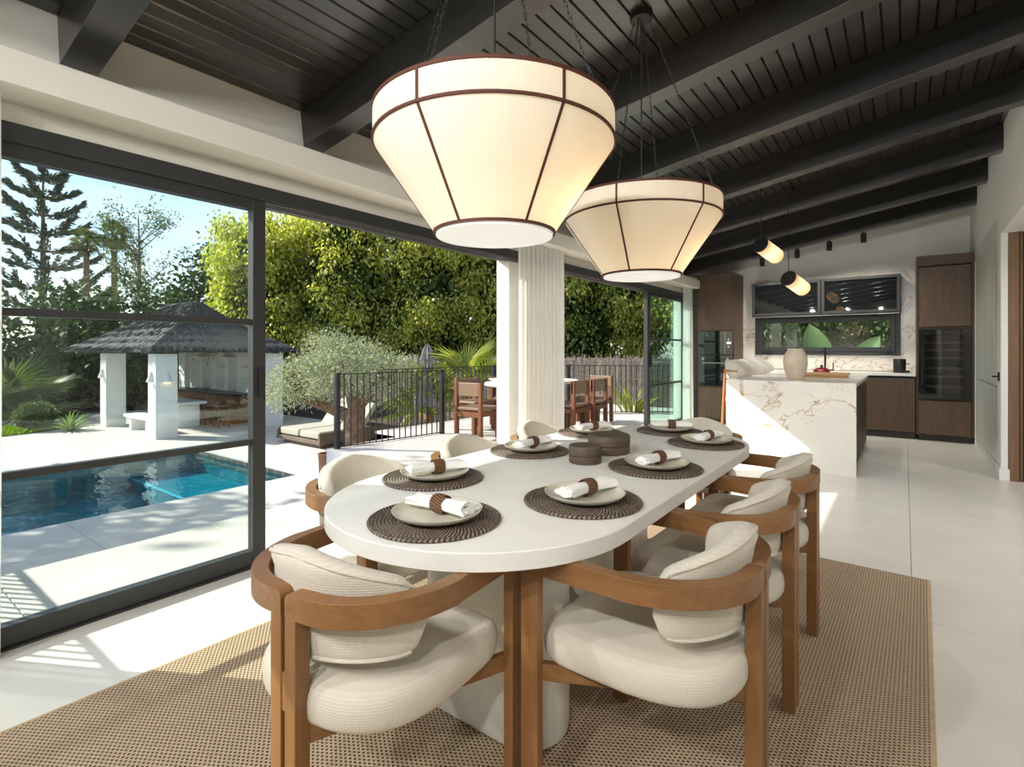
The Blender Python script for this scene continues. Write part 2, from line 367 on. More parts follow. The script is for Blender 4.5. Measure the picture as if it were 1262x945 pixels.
# kitchen wall with a window hole
wb = MB().mm((XL-.17, YB, 0), (-2.07, YB+.2, 4)).mm((-.05, YB, 0), (XR+.2, YB+.2, 4)).mm((-2.07, YB, 0), (-.05, YB+.2, 1.165)).mm((-2.07, YB, 1.82), (-.05, YB+.2, 4))
struct('wall_back', wb, M_WALLW)
sp = MB().mm((-2.27, YB-.02, .93), (-2.07, YB, 2.44)).mm((-.05, YB-.02, .93), (.13, YB, 2.44)).mm((-2.07, YB-.02, .93), (-.05, YB, 1.165)).mm((-2.07, YB-.02, 1.82), (-.05, YB, 2.44))
tag(struct('trim_2', sp, M_MARBLE), 'marble splashback with brown veins around the kitchen window', 'splashback')
# right wall with the passage opening
wr = MB().mm((XR, 9.18, 0), (XR+.2, YB, 4)).mm((XR, 6.87, 2.56), (XR+.2, 9.18, 4)).mm((XR, 6.86, 0), (XR+.05, 7.09, 2.56)).mm((XR, 1.6, 2.37), (XR+.2, 6.87, 4)).mm((XR, YN, 0), (XR+.2, 1.6, 4)).mm((XR+.06, 7.09, 0), (XR+.2, 9.18, .10))
struct('wall_right', wr, M_WALLW)
struct('wall_passage', MB().mm((XR+.2, 6.92, 0), (3.6, 7.1, 2.6)), M_WALLW)
struct('ceiling_passage', MB().mm((XR+.2, 1.4, 2.37), (3.8, 7.1, 2.5)), M_WALLW)
struct('wall_side', MB().mm((3.6, 1.4, 0), (3.8, 7.1, 2.4)).mm((XR+.2, 1.4, 0), (3.6, 1.6, 2.4)), M_WALLW)
struct('wall_rear', MB().mm((XL-.1, YN-.2, 0), (XR+.2, YN, 4)), M_WALL)
struct('baseboard_right', MB().mm((XR-.014, 6.845, 0), (XR+.062, 7.085, .11)), M_WALLW, bevel=.003)
# ceiling: slab, planks, beams
ce = MB().prism([(XL-.7, 2.775-SL*.7+.0), (XR+.3, 2.775+SL*(XR+.3-XL)), (XR+.3, 3.1+SL*(XR+.3-XL)), (XL-.7, 3.1-SL*.7)], YN-.4, YB+.5)
ce.v = [(x, z, y) for x, y, z in ce.v]; ce.f = [f[::-1] for f in ce.f]
ceil = struct('ceiling', ce, M_GAP)
pw = .0905
me = shared(MB().loft([[(-pw/2+.0025, 0, .02), (pw/2-.0025, 0, .02), (pw/2-.0025, 0, .006), (pw/2-.0075, 0, 0), (-pw/2+.0075, 0, 0), (-pw/2+.0025, 0, .006)],
    [(-pw/2+.0025, 14.2, .02), (pw/2-.0025, 14.2, .02), (pw/2-.0025, 14.2, .006), (pw/2-.0075, 14.2, 0), (-pw/2+.0075, 14.2, 0), (-pw/2+.0025, 14.2, .006)]]), M_PLANK, 'plank')
k = 0
while True:
    x = XL+(k+.5)*pw*math.cos(AL)
    if x > XR: break
    inst('plank', me, ceil, (x, YN-.1, ZC(x)), (0, -AL, 0)); k += 1
LB = (XR-XL-.004)/math.cos(AL)
mb = MB().box((LB/2, .07, -.115), (LB, .14, .23))
bm_me = shared(mb, M_BEAM, 'beam', 0)
for y in (-2.9, -1.7, -.5, .68, 1.87, 3.09, 4.24, 5.45, 6.68, 7.82, 8.94):
    o = inst('beam', bm_me, ceil, (XL+.002, y, ZC(XL)), (0, -AL, 0))
    b = o.modifiers.new('bevel', 'BEVEL'); b.width = .004; b.segments = 2; b.harden_normals = True

# ------------------------------------------------------------------ glazing on the left
def frame_box(m, y0, y1, z0, z1, x0, x1, l, r, b, t_):
    m.mm((x0, y0, z0), (x1, y0+l, z1)); m.mm((x0, y1-r, z0), (x1, y1, z1)); m.mm((x0, y0+l, z0), (x1, y1-r, z0+b)); m.mm((x0, y0+l, z1-t_), (x1, y1-r, z1))
def sliding(name, y0, y1, gl, handle=None, x=-3.03, mz=(.72, 1.41), stile=.075, rail=.085, left=.075):
    m = MB(); frame_box(m, y0, y1, .012, 2.115, x-.03, x+.03, left, stile, rail, .06)
    o = struct(name, m, M_FRAME, bevel=.003)
    mu = MB()
    for z in mz:
        MB().mm((x-.022, y0+left, z-.017), (x+.022, y1-stile, z+.017)).build('muntin', M_FRAME, o, .003)
    zz = [.012+rail]+list(mz)+[2.055]
    for i in range(len(zz)-1):
        a = zz[i]+(.017 if i else 0); b = zz[i+1]-(.017 if i < len(zz)-2 else 0)
        MB().mm((x-.004, y0+left, a), (x+.004, y1-stile, b)).build('pane', gl, o, smooth=0)
    if handle:
        h = MB().box((x+.045, y1-stile/2, handle), (.03, .018, .17)); h.build('handle', M_BLACK, o, .004)
    return o
sliding('window_1', -.92, 1.615, M_GLASS, 1.06)
sliding('window_2', -3.48, -.95, M_GLASS)
sliding('window_3', 7.33, 9.0, M_GLASS2, None, left=.11)
MB().box((-2.985, 7.42, 1.10), (.03, .02, .2)).build('handle', M_BLACK, bpy.data.objects['window_3'], .004)
m = MB().mm((XL-.13, YN, 2.118), (XL+.075, 9.04, 2.20))
hd = struct('trim_3', m, M_FRAME, bevel=.003)
for x in (-3.10, -3.055, -3.01): MB().mm((x-.004, YN, 2.108), (x+.004, 9.04, 2.1185)).build('track', M_TRACK, hd)
sill = struct('trim_4', MB().mm((XL-.13, -3.5, -.012), (XL+.075, 4.06, .010)).mm((XL-.13, 4.82, -.012), (XL+.075, 9.04, .010)), M_FRAME)
for x in (-3.10, -3.055, -3.01): MB().mm((x-.003, -3.5, .0095), (x+.003, 4.06, .016)).build('track', M_TRACK, sill)

# sheer curtains
def curtain(name, y0, y1, x, z1, label, waves, amp=.03, taper=0):
    n = waves*10; vs = []; fs = []
    lv = [0.012, .3, .8, 1.3, 1.8, z1-.1, z1]
    rnd = random.Random(waves)
    ph = [rnd.uniform(-.5, .5) for _ in range(waves+2)]
    for z in lv:
        g = 1-.35*(z/z1)
        for i in range(n+1):
            q = i/n; a = 2*PI*waves*q+ph[int(q*waves)]*math.sin(2*PI*(q*waves % 1))
            y = y0+(y1-y0)*q
            y = (y0+y1)/2+(y-(y0+y1)/2)*(1+taper*(1-z/z1))
            vs.append((x+amp*g*math.sin(a)+.003*math.sin(2.1*a+z), y+.004*math.sin(2*a+z*1.3), z))
    w = n+1
    for j in range(len(lv)-1):
        for i in range(n): fs.append((j*w+i, j*w+i+1, (j+1)*w+i+1, (j+1)*w+i))
    o = MB().add(vs, fs).build(name, M_SHEER, None, smooth=80); tag(o, label, 'curtain', 'sheer curtains along the glazing'); return o
M_SHEER = sheer('sheer_curtain', (.97, .965, .94), .10, .6)
curtain('sheer_curtain', 4.03, 4.87, -2.93, 2.298, 'white sheer curtain gathered in front of the white pier', 11)
curtain('sheer_curtain', 8.66, 9.14, -2.93, 2.298, 'white sheer curtain at the far end beside the tall oven cabinet', 6, .025, .1)
curtain('sheer_curtain', -.30, .475, -2.93, 2.298, 'sliver of white sheer curtain at the left edge of the photo', 8)

# ------------------------------------------------------------------ kitchen window, wall cabinet
m = MB(); x0, x1, z0, z1, y0, y1 = -2.07, -.05, 1.165, 1.82, YB-.05, YB+.05
def frame_xz(m, x0, x1, z0, z1, y0, y1, w):
    m.mm((x0, y0, z0), (x0+w, y1, z1)); m.mm((x1-w, y0, z0), (x1, y1, z1)); m.mm((x0+w, y0, z0), (x1-w, y1, z0+w)); m.mm((x0+w, y0, z1-w), (x1-w, y1, z1))
frame_xz(m, x0, x1, z0, z1, y0, y1, .06)
kw = struct('window_4', m, M_FRAME, bevel=.004)
m = MB(); frame_xz(m, x0+.06, x1-.06, z0+.06, z1-.06, y0-.012, y1-.03, .065); m.build('sash', M_FRAME, kw, .004)
MB().mm((x0+.12, YB-.003, z0+.12), (x1-.12, YB+.003, z1-.12)).build('pane', M_GLASS, kw, smooth=0)
for x, z in ((-1.05, z1-.09), (-1.88, z0+.04), (-.22, z0+.04)):
    MB().box((x, y0-.022, z), (.15, .02, .018)).build('handle', M_BLACK, kw, .004)
wc = thing('wall_cabinet', 'long black framed glass wall cabinet above the kitchen window', 'cabinet', (-1.0525, 9.68, 1.80))
MB().box((0, .0, .28), (2.015, .29, .56)).build('body', M_CABD, wc)
for s in (-1, 1):
    m = MB(); c = s*.504; frame_xz(m, c-.5, c+.5, .005, .555, -.18, -.146, .045); d = m.build('door', M_FRAME, wc, .006)
    MB().mm((c-.455, -.162, .05), (c+.455, -.156, .51)).build('pane', M_OVEN, d, smooth=0)
MB().box((0, -.06, -.006), (1.98, .012, .012)).build('light_strip', M_TOPW, wc)

# ------------------------------------------------------------------ tall cabinets, counter, island
tl = thing('tall_oven_cabinet', 'tall smoked oak cabinet with built in ovens at the left of the kitchen', 'cabinet', (-2.565, 9.52, 0))
MB().mm((-.30, -.30, .08), (.295, .32, 2.54)).build('body', M_CAB, tl, .002)
MB().mm((-.28, -.27, 0), (.28, .3, .08)).build('plinth', M_CABD, tl)
MB().mm((-.28, -.32, 1.58), (.28, -.298, 2.40)).build('door', M_CAB, tl, .002)
MB().mm((-.28, -.32, .10), (.28, -.298, .62)).build('drawer_front', M_CAB, tl, .002)
MB().mm((-.295, -.315, 2.415), (.29, -.298, 2.535)).build('top_panel', M_CAB, tl, .002)
mw = MB().mm((-.28, -.325, 1.17), (.28, -.295, 1.565)).build('microwave', M_OVEN, tl, .004)
MB().mm((.155, -.329, 1.18), (.16, -.324, 1.55)).build('door_seam', M_CHROME, mw)
for z in (1.42, 1.30): MB().cyl((.215, -.325, z), (.215, -.34, z), .017).build('knob', M_CHROME, mw)
MB().mm((.18, -.327, 1.345), (.255, -.3245, 1.385)).build('display', emit('oven_display', (.6, .75, .9), .15), mw)
ov = MB().mm((-.28, -.325, .64), (.28, -.295, 1.16)).build('oven', M_OVEN, tl, .004)
MB().cyl((-.2, -.36, 1.03), (.2, -.36, 1.03), .009).box((-.19, -.342, 1.03), (.012, .036, .012)).box((.19, -.342, 1.03), (.012, .036, .012)).build('handle', M_CHROME, ov)
for x in (-.2, .2): MB().cyl((x, -.325, 1.10), (x, -.345, 1.10), .018).build('knob', M_CHROME, ov)

tr_ = thing('tall_wine_cabinet', 'tall smoked oak cabinet with a built in wine fridge, right end of kitchen', 'cabinet', (.43, 9.52, 0))
m = MB().mm((-.30, -.30, .08), (-.28, .32, 2.54)).mm((.28, -.30, .08), (.305, .32, 2.54)).mm((-.28, .28, .08), (.28, .32, 2.54)).mm((-.28, -.3, 2.40), (.28, .28, 2.54)).mm((-.28, -.28, 1.53), (.28, .28, 1.56)).mm((-.28, -.3, .565), (.28, .28, .58)).mm((-.28, -.28, .08), (.28, .28, .1))
m.build('body', M_CAB, tr_, .002)
MB().mm((-.27, -.25, 0), (.29, .3, .08)).build('plinth', M_CABD, tr_)
MB().mm((-.275, -.32, 1.565), (.275, -.298, 2.385)).build('door', M_CAB, tr_, .002)
MB().mm((-.275, -.32, .10), (.275, -.298, .555)).build('drawer_front', M_CAB, tr_, .002)
MB().mm((-.30, -.315, 2.42), (.30, -.2985, 2.54)).build('top_panel', M_CAB, tr_, .002)
m = MB(); frame_xz(m, -.275, .275, .585, 1.525, -.33, -.29, .07); wf = m.build('wine_fridge_door', M_OVEN, tr_, .003)
MB().mm((-.21, -.315, .65), (.21, -.309, 1.46)).build('pane', glass('fridge_glass', (.60, .62, .62), .07), wf, smooth=0)
MB().cyl((-.235, -.36, .75), (-.235, -.36, 1.30), .008).box((-.235, -.345, .77), (.012, .03, .012)).box((-.235, -.345, 1.28), (.012, .03, .012)).build('handle', M_BLACK, wf)
for i, z in enumerate((.74, .88, .99, 1.13, 1.24, 1.34)):
    MB().mm((-.26, -.24, z), (.26, .24, z+.012)).mm((-.26, -.27, z-.008), (.26, -.24, z+.02)).build('shelf', M_BOARD, tr_)
MB().mm((-.27, .2, .6), (.27, .28, 1.5)).build('liner', M_CABD, tr_)

bc = thing('base_cabinet', 'smoked oak base cabinets under the back worktop', 'cabinet', (-1.07, 9.53, 0))
MB().mm((-1.19, -.28, .09), (1.19, .3, .86)).build('body', M_CABD, bc)
MB().mm((-1.19, -.25, 0), (1.19, .3, .09)).build('plinth', M_CABD, bc)
for i in range(4): MB().mm((-1.185+i*.594, -.30, .10), (-1.185+i*.594+.588, -.2795, .845)).build('door', M_CAB, bc, .002)
tag(MB().mm((-2.265, 9.215, .88), (.125, 9.83, .92)).mm((.085, 9.23, .92), (.125, 9.83, .97)).build('worktop', M_TOPW, None, .003), 'white worktop running under the kitchen window', 'worktop')

isl = thing('kitchen_island', 'kitchen island clad in white marble with gold brown veins', 'island', (-.99, 7.2, 0))
MB().mm((-.61, -1.05, 0), (.61, -1.01, .92)).build('front_slab', M_MARBLE, isl, .003)
MB().mm((-.61, -1.01, .88), (.61, 1.05, .92)).build('top_slab', M_MARBLE, isl, .003)
MB().mm((-.25, -1.008, .06), (.57, 1.02, .84)).build('body', M_CABD, isl)
MB().mm((-.22, -1.0, 0), (.54, .98, .06)).build('plinth', M_CABD, isl)
for i in range(3):
    for z0, z1 in ((.07, .43), (.44, .83)):
        MB().mm((.571, -.99+i*.67, z0), (.592, -.99+i*.67+.655, z1)).build('drawer_front', M_CABD, isl, .004)

def stool(first=None, loc=None, label=None):
    if first: return copy_tree(first, None, loc, -PI/2, label)
    g = thing('counter_stool', label, 'stool', loc, -PI/2, 'stools at the kitchen island')
    for sx in (-1, 1):
        for sy in (-1, 1):
            top = 1.02 if sy < 0 else .66
            MB().tube([(sx*.235, sy*.235, 0), (sx*.215, sy*.21, .4), (sx*.205, sy*.185, top)], [.013, .018, .015], 10).build('leg', M_STOOLW, g)
    m = MB().cyl((-.225, .22, .22), (.225, .22, .22), .011).cyl((-.22, -.22, .3), (.22, -.22, .3), .011).cyl((-.22, -.21, .3), (-.22, .21, .3), .011).cyl((.22, -.21, .3), (.22, .21, .3), .011); m.build('footrest', M_STOOLW, g)
    m = MB().mm((-.21, -.19, .58), (.21, .19, .62)); m.build('seat_frame', M_STOOLW, g, .006)
    cushion(.42, .42, .62, .70, 4.).build('seat', M_FABW, g, smooth=60)
    pad(.235, .215, .90, 1.13, .058, -.01, 1.0, 104, (.50, .24)).build('backrest', M_FABW, g, smooth=60)
    m = MB(); arc = [(.225*math.sin(a), -.02-.205*math.cos(a), 1.0) for a in [R(-85+10*i) for i in range(18)]]; m.tube(arc, .012, 8).build('back_rail', M_STOOLW, g)
    return g
def cushion(w, d, z0, z1, p=3.2, n=40, dome=.02, rx=.022):
    """rounded square cushion"""
    def ring(k, z): return [(math.copysign(abs(math.cos(a))**(2/p), math.cos(a))*w/2*k, math.copysign(abs(math.sin(a))**(2/p), math.sin(a))*d/2*k, z) for a in [2*PI*i/n for i in range(n)]]
    h = z1-z0; rings = [ring(.80, z0), ring(.93, z0+.004), ring(.985, z0+h*.2), ring(1, z0+h*.5), ring(.985, z0+h*.78), ring(.94, z0+h*.93), ring(.84, z1), ring(.6, z1+dome*.6), ring(.3, z1+dome*.9), ring(.03, z1+dome)]
    return MB().loft(rings)
def pad(rx, ry, z0, z1, th, yc, lean=1., span=100, endz=(.45, .35), n=28):
    """upholstered back pad bent round an ellipse (rx, ry), centre yc, ends tapering"""
    rings = []
    for i in range(n+1):
        q = -1+2*i/n; a = R(span)*q; e = abs(q)
        k = (1-e**6)**.5 if e < 1 else 0
        r_ = max(0, (e-.45)/.55)**2; zt = z1-(z1-z0)*endz[0]*r_; zb = z0+(z1-z0)*endz[1]*r_
        t_ = th*(.35+.65*k)
        c, s_ = math.cos(a), math.sin(a); zm = (zt+zb)/2; hz = max(.012, (zt-zb)/2)
        pts = []
        for j in range(16):
            b = 2*PI*j/16; u = math.copysign(abs(math.cos(b))**.65, math.cos(b))*t_/2; v = math.copysign(abs(math.sin(b))**.55, math.sin(b))*hz
            r1 = rx-t_/2+u; r2 = ry-t_/2+u
            lift = (v/hz)*.5+.5
            pts.append((r1*s_, yc-(r2+lean*.012*lift)*c, zm+v))
        rings.append(pts)
    return MB().loft(rings)
s0 = stool(None, (-1.52, 6.72, 0), 'white upholstered counter stool nearest at the near end of the island')
stool(s0, (-1.52, 7.32, 0), 'middle white counter stool of the three along the island')
stool(s0, (-1.52, 7.92, 0), 'white counter stool furthest along the island, nearest the ovens wall')

v = thing('vase', 'pale stoneware vase with a short neck on the island', 'vase', (-.98, 6.62, .92))
MB().lathe([(.0, 0), (.068, .0), (.08, .01), (.102, .07), (.120, .15), (.123, .20), (.116, .26), (.095, .305), (.082, .32), (.080, .335), (.085, .345), (.078, .345), (.072, .33), (.08, .31), (.10, .29)], 40).build('body', M_VASE, v, smooth=70)
bd = thing('chopping_board', 'pale wooden board lying flat on the island beside the vase', 'board', (-.78, 7.3, .92), R(2))
MB().box((0, 0, .014), (.50, .30, .022)).build('board', M_BOARD, bd, .004)
MB().box((0, 0, .042), (.52, .32, .028)).build('top_board', M_BOARD, bd, .005)
rp = thing('red_pot', 'small glossy red round pot behind the wooden board', 'pot', (-.85, 7.75, .92))
MB().lathe([(0, 0), (.06, 0), (.085, .02), (.095, .05), (.088, .08), (.05, .10), (.02, .105), (0, .105)], 32).build('body', M_RED, rp, smooth=60)
MB().lathe([(.018, .104), (.014, .125), (.02, .135), (0, .14)], 16).build('lid_knob', M_BLACK, rp)
tp = thing('kitchen_tap', 'black tall kitchen tap standing behind the red pot', 'tap', (-.83, 7.93, .92))
MB().cyl((0, 0, 0), (0, 0, .03), .026, 16).tube([(0, 0, .02), (0, 0, .30), (0, -.015, .335), (0, -.05, .35), (0, -.08, .335), (0, -.09, .29)], .012, 12).build('spout', M_BLACK, tp)
MB().cyl((.0, 0, .07), (.09, 0, .07), .01).cyl((.09, 0, .06), (.09, 0, .17), .007).build('lever', M_BLACK, tp)
cn = thing('canister', 'black cylindrical canister on the white worktop by the wine cabinet', 'canister', (-.06, 9.45, .92))
MB().lathe([(0, 0), (.07, 0), (.075, .01), (.075, .19), (.068, .2), (0, .2)], 28).build('body', M_BLACK, cn)
MB().torus((.08, 0, .13), .03, .006, 20, 6).build('ring_handle', M_BLACK, cn, loc=(0, 0, 0))
MB().mm((.05, -.05, 0), (.12, .05, .035)).build('foot', M_BLACK, cn, .006)

# pale tall doors in the right wall, slatted wall in the passage
td = thing('tall_cupboard', 'pale sage tall cupboard doors let into the right wall', 'cupboard', (XR+.03, 8.1, 0))
m = MB().mm((-.03, -1.0, 2.40), (.02, 1.08, 2.56)).mm((.0, -1.01, 0.1), (.03, 1.08, 2.40)); m.build('frame', M_SAGE, td)
for a, b in ((1.05, .36), (.345, -.225), (-.24, -.735), (-.75, -1.0)):
    for z0, z1 in ((.12, .87), (.885, 2.39)): MB().mm((-.026, b, z0), (.0, a, z1)).build('door', M_SAGE, td, .004)
MB().mm((-.02, -1.0, 0), (.02, 1.08, .1)).build('plinth', M_SAGE, td)
lk = thing('door_latch', 'small dark square latch on the white end of the right wall', 'latch', (XR-.001, 6.95, .99))
MB().box((-.006, 0, 0), (.012, .05, .085)).build('plate', M_BLACK, lk, .003)
MB().cyl((-.012, 0, 0), (-.05, 0, 0), .008).box((-.05, -.02, 0), (.012, .06, .014)).build('lever', M_BLACK, lk)
sw = struct('trim_5', MB().mm((XR+.06, 6.90, 0), (3.6, 6.925, 2.369)), M_CABD)
x = XR+.055; i = 0
while x < 2.2:
    w = (.075, .022)[i % 2]; MB().mm((x, 6.868 if i % 2 == 0 else 6.884, .0), (x+w, 6.901, 2.368)).build('slat', M_SLAT, sw, .003); x += w+.006; i += 1

# ceiling spots, tilted cylinder pendants
for i, (x, lab) in enumerate(((-.47, 'black ceiling spotlight furthest right above the kitchen wall'), (-.89, 'black ceiling spotlight second from the right on the last beam'), (-1.31, 'black ceiling spotlight third from the right, above the left glass cabinet door'), (-1.80, 'black ceiling spotlight furthest left, beside the tall oven cabinet'))):
    g = thing('spotlight', lab, 'spotlight', (x, 9.01, ZC(x)-.232), 0, 'spotlights under the last beam')
    MB().cyl((0, 0, .012), (0, 0, -.03), .012).build('stem', M_BLACK, g)
    MB().lathe([(0, -.025), (.036, -.025), (.036, -.155), (.03, -.155), (.028, -.14), (0, -.14)], 20).build('barrel', M_BLACK, g)
    spot('bulb', (0, 0, -.16), (.1, .35, -1), 20, 120, .03, (1, .9, .75), g)
def cyl_pendant(px, py, pz, lab):
    g = thing('cylinder_pendant', lab, 'pendant lamp', (px, py, pz), 0, 'tilted cylinder pendants over the island')
    ax = Vector((.802*.25-.597*.14, .597*.25+.802*.14, -.107)); L = ax.length; q = ax.to_track_quat('Z', 'Y').to_euler()
    zc = ZC(px)
    c = MB().lathe([(0, -.012), (.088, -.012), (.088, .004), (0, .004)], 32).build('end_cap', M_BLACK, g, rot=q)
    b = MB().lathe([(.084, .004), (.084, L-.02), (.076, L), (0, L+.004)], 32).build('shade', sheer('paper_shade', (.86, .74, .58), 0, .35) if 'paper_shade' not in MATS else MATS['paper_shade'], g, rot=q, smooth=60)
    MB().cyl((0, 0, -.02), (0, 0, zc-pz), .004, 8).build('cord', M_BLACK, g)
    MB().lathe([(0, zc-pz-.03), (.05, zc-pz-.03), (.05, zc-pz+.012), (0, zc-pz+.012)], 20).build('ceiling_rose', M_BLACK, g)
    l = bpy.data.lights.new('bulb', 'POINT'); l.energy = 1.0; l.color = (1, .72, .45); l.shadow_soft_size = .03
    lo = bpy.data.objects.new('bulb', l); COL.objects.link(lo); lo.parent = g; lo.location = ax*.5
cyl_pendant(-1.25, 6.18, 2.385, 'tilted cylinder pendant with a black cap, the nearer and higher of two')
cyl_pendant(-1.05, 6.63, 2.055, 'tilted cylinder pendant with a black cap, the lower one further back')

# ------------------------------------------------------------------ big pendants over the table
def big_pendant(cx, cy, lab):
    z0, z1, zb = 1.652, 2.04, 1.946; r0, r1 = .207, .410; n = 72
    g = thing('shade_pendant', lab, 'pendant lamp', (cx, cy, z0), 0, 'cream shade pendants over the dining table')
    off = R(36.67-90)
    MB().lathe([(r0, 0), (r0+(r1-r0)*.5, (zb-z0)*.5), (r1, zb-z0), (r1, z1-z0)], n).build('shade', M_SHADE, g, smooth=40)
    for nm, r, z, h in (('bottom_trim', r0, 0, .009), ('waist_trim', r1, zb-z0, .008), ('top_trim', r1, z1-z0, .010)):
        MB().lathe([(r-.004, z-h/2), (r+.004, z-h/2), (r+.004, z+h/2), (r-.004, z+h/2), (r-.004, z-h/2)], n).build(nm, M_TRIM, g, smooth=30)
    for i in range(6):
        a = off+R(30+60*i); ca, sa = math.cos(a), math.sin(a)
        def rib(ra, za, rb, zb_):
            w = .0042; t_ = (-sa*w, ca*w); e = .0035
            v = []
            for r, z in ((ra, za), (rb, zb_)):
                for s_, q in ((-1, 0), (1, 0), (1, e), (-1, e)): v.append(((r-.002+q)*ca+s_*t_[0], (r-.002+q)*sa+s_*t_[1], z))
            return MB().loft([v[:4], v[4:]])
        rib(r0+.002, .002, r1+.002, zb-z0).build('rib', M_TRIM, g); rib(r1+.002, zb-z0, r1+.002, z1-z0).build('rib', M_TRIM, g)
    MB().lathe([(0, .004), (r0-.006, .004), (r0-.006, -.012), (0, -.013)], 48).build('diffuser', M_DIFF, g, smooth=40)
    zc = ZC(cx)-z0
    MB().lathe([(0, zc-.035), (.055, zc-.035), (.06, zc-.03), (.06, zc+.012), (0, zc+.012)], 28).build('canopy', M_BLACK, g)
    MB().cyl((0, 0, .22), (0, 0, zc-.02), .004, 8).build('cord', M_BLACK, g)
    MB().lathe([(0, .16), (.03, .165), (.042, .2), (.03, .235), (.015, .25), (0, .25)], 16).build('lamp_holder', M_BLACK, g)
    for i in range(3):
        a = off+R(60*i); MB().cyl((-r1*math.cos(a), -r1*math.sin(a), z1-z0-.004), (r1*math.cos(a), r1*math.sin(a), z1-z0-.004), .003, 6).build('spoke', M_BLACK, g)
    for i in range(4):
        a = off+R(45+90*i+14); p0 = Vector((r1*.93*math.cos(a), r1*.93*math.sin(a), z1-z0-.003)); p1 = Vector((.04*math.cos(a), .04*math.sin(a), zc-.03))
        L = (p1-p0).length; nl = int(L/.0215); d = (p1-p0).normalized(); u = d.orthogonal().normalized(); w = d.cross(u); m = MB()
        for k in range(nl):
            c = p0+d*((k+.5)*L/nl); s_ = u if k % 2 else w
            m.tube([c+d*(.0155*math.cos(b))+s_*(.0052*math.sin(b)) for b in [2*PI*j/8 for j in range(9)]], .0014, 4, False)
        m.build('chain', M_BLACK, g, kind='stuff')
    l = bpy.data.lights.new('bulb', 'POINT'); l.energy = 3.2; l.color = (1, .66, .34); l.shadow_soft_size = .05
    lo = bpy.data.objects.new('bulb', l); COL.objects.link(lo); lo.parent = g; lo.location = (.13, .10, .16)
big_pendant(-1.14, 1.43, 'large cream drum and cone pendant with rust brown trim, the nearer of two')
big_pendant(-1.14, 2.70, 'large cream drum and cone pendant with rust brown trim, further over the table')

# ------------------------------------------------------------------ rug
rg = thing('rug', 'beige flat woven rug under the dining table and chairs', 'rug', (-1.13, 1.58, 0), R(-1.2))
MB().mm((-1.19, -2.6, .001), (1.19, 2.06, .011)).build('weave', M_RUG, rg)
for s in (-1, 1): MB().mm((s*1.19-.008, -2.6, .0), (s*1.19+.008, 2.06, .012)).build('edge_binding', M_RUGE, rg, .003)

# ------------------------------------------------------------------ table
tb = thing('dining_table', 'long white plaster dining table with rounded ends', 'table', (-1.14, 2.08, .011))
def stadium(hw, hl, k=0., n=40):
    pts = []
    for i in range(n+1): a = PI*i/n; pts.append(((hw-k)*math.cos(a), hl-hw+(hw-k)*math.sin(a)))
    for i in range(n+1): a = PI+PI*i/n; pts.append(((hw-k)*math.cos(a), -(hl-hw)+(hw-k)*math.sin(a)))
    return pts
rings = []
for k, z in ((.03, .699), (.002, .700), (.0, .702), (0, .7455), (.0025, .7482), (.005, .749)): rings.append([(x, y, z) for x, y in stadium(.515, 1.215, k)])
MB().loft(rings).build('tabletop', M_TABLE, tb, smooth=25)
def slableg(hw, hl):
    return MB().loft([[(x, y, z) for x, y in stadium(hw, hl, k, 16)] for k, z in ((.03, 0), (.006, .006), (0, .03), (0, .69), (0, .7))])
slableg(.135, .275).build('pedestal', M_TABLE, tb, smooth=50, loc=(.0, -.645, 0), rot=(0, 0, PI/2))
slableg(.135, .275).build('pedestal', M_TABLE, tb, smooth=50, loc=(-.12, .50, 0))

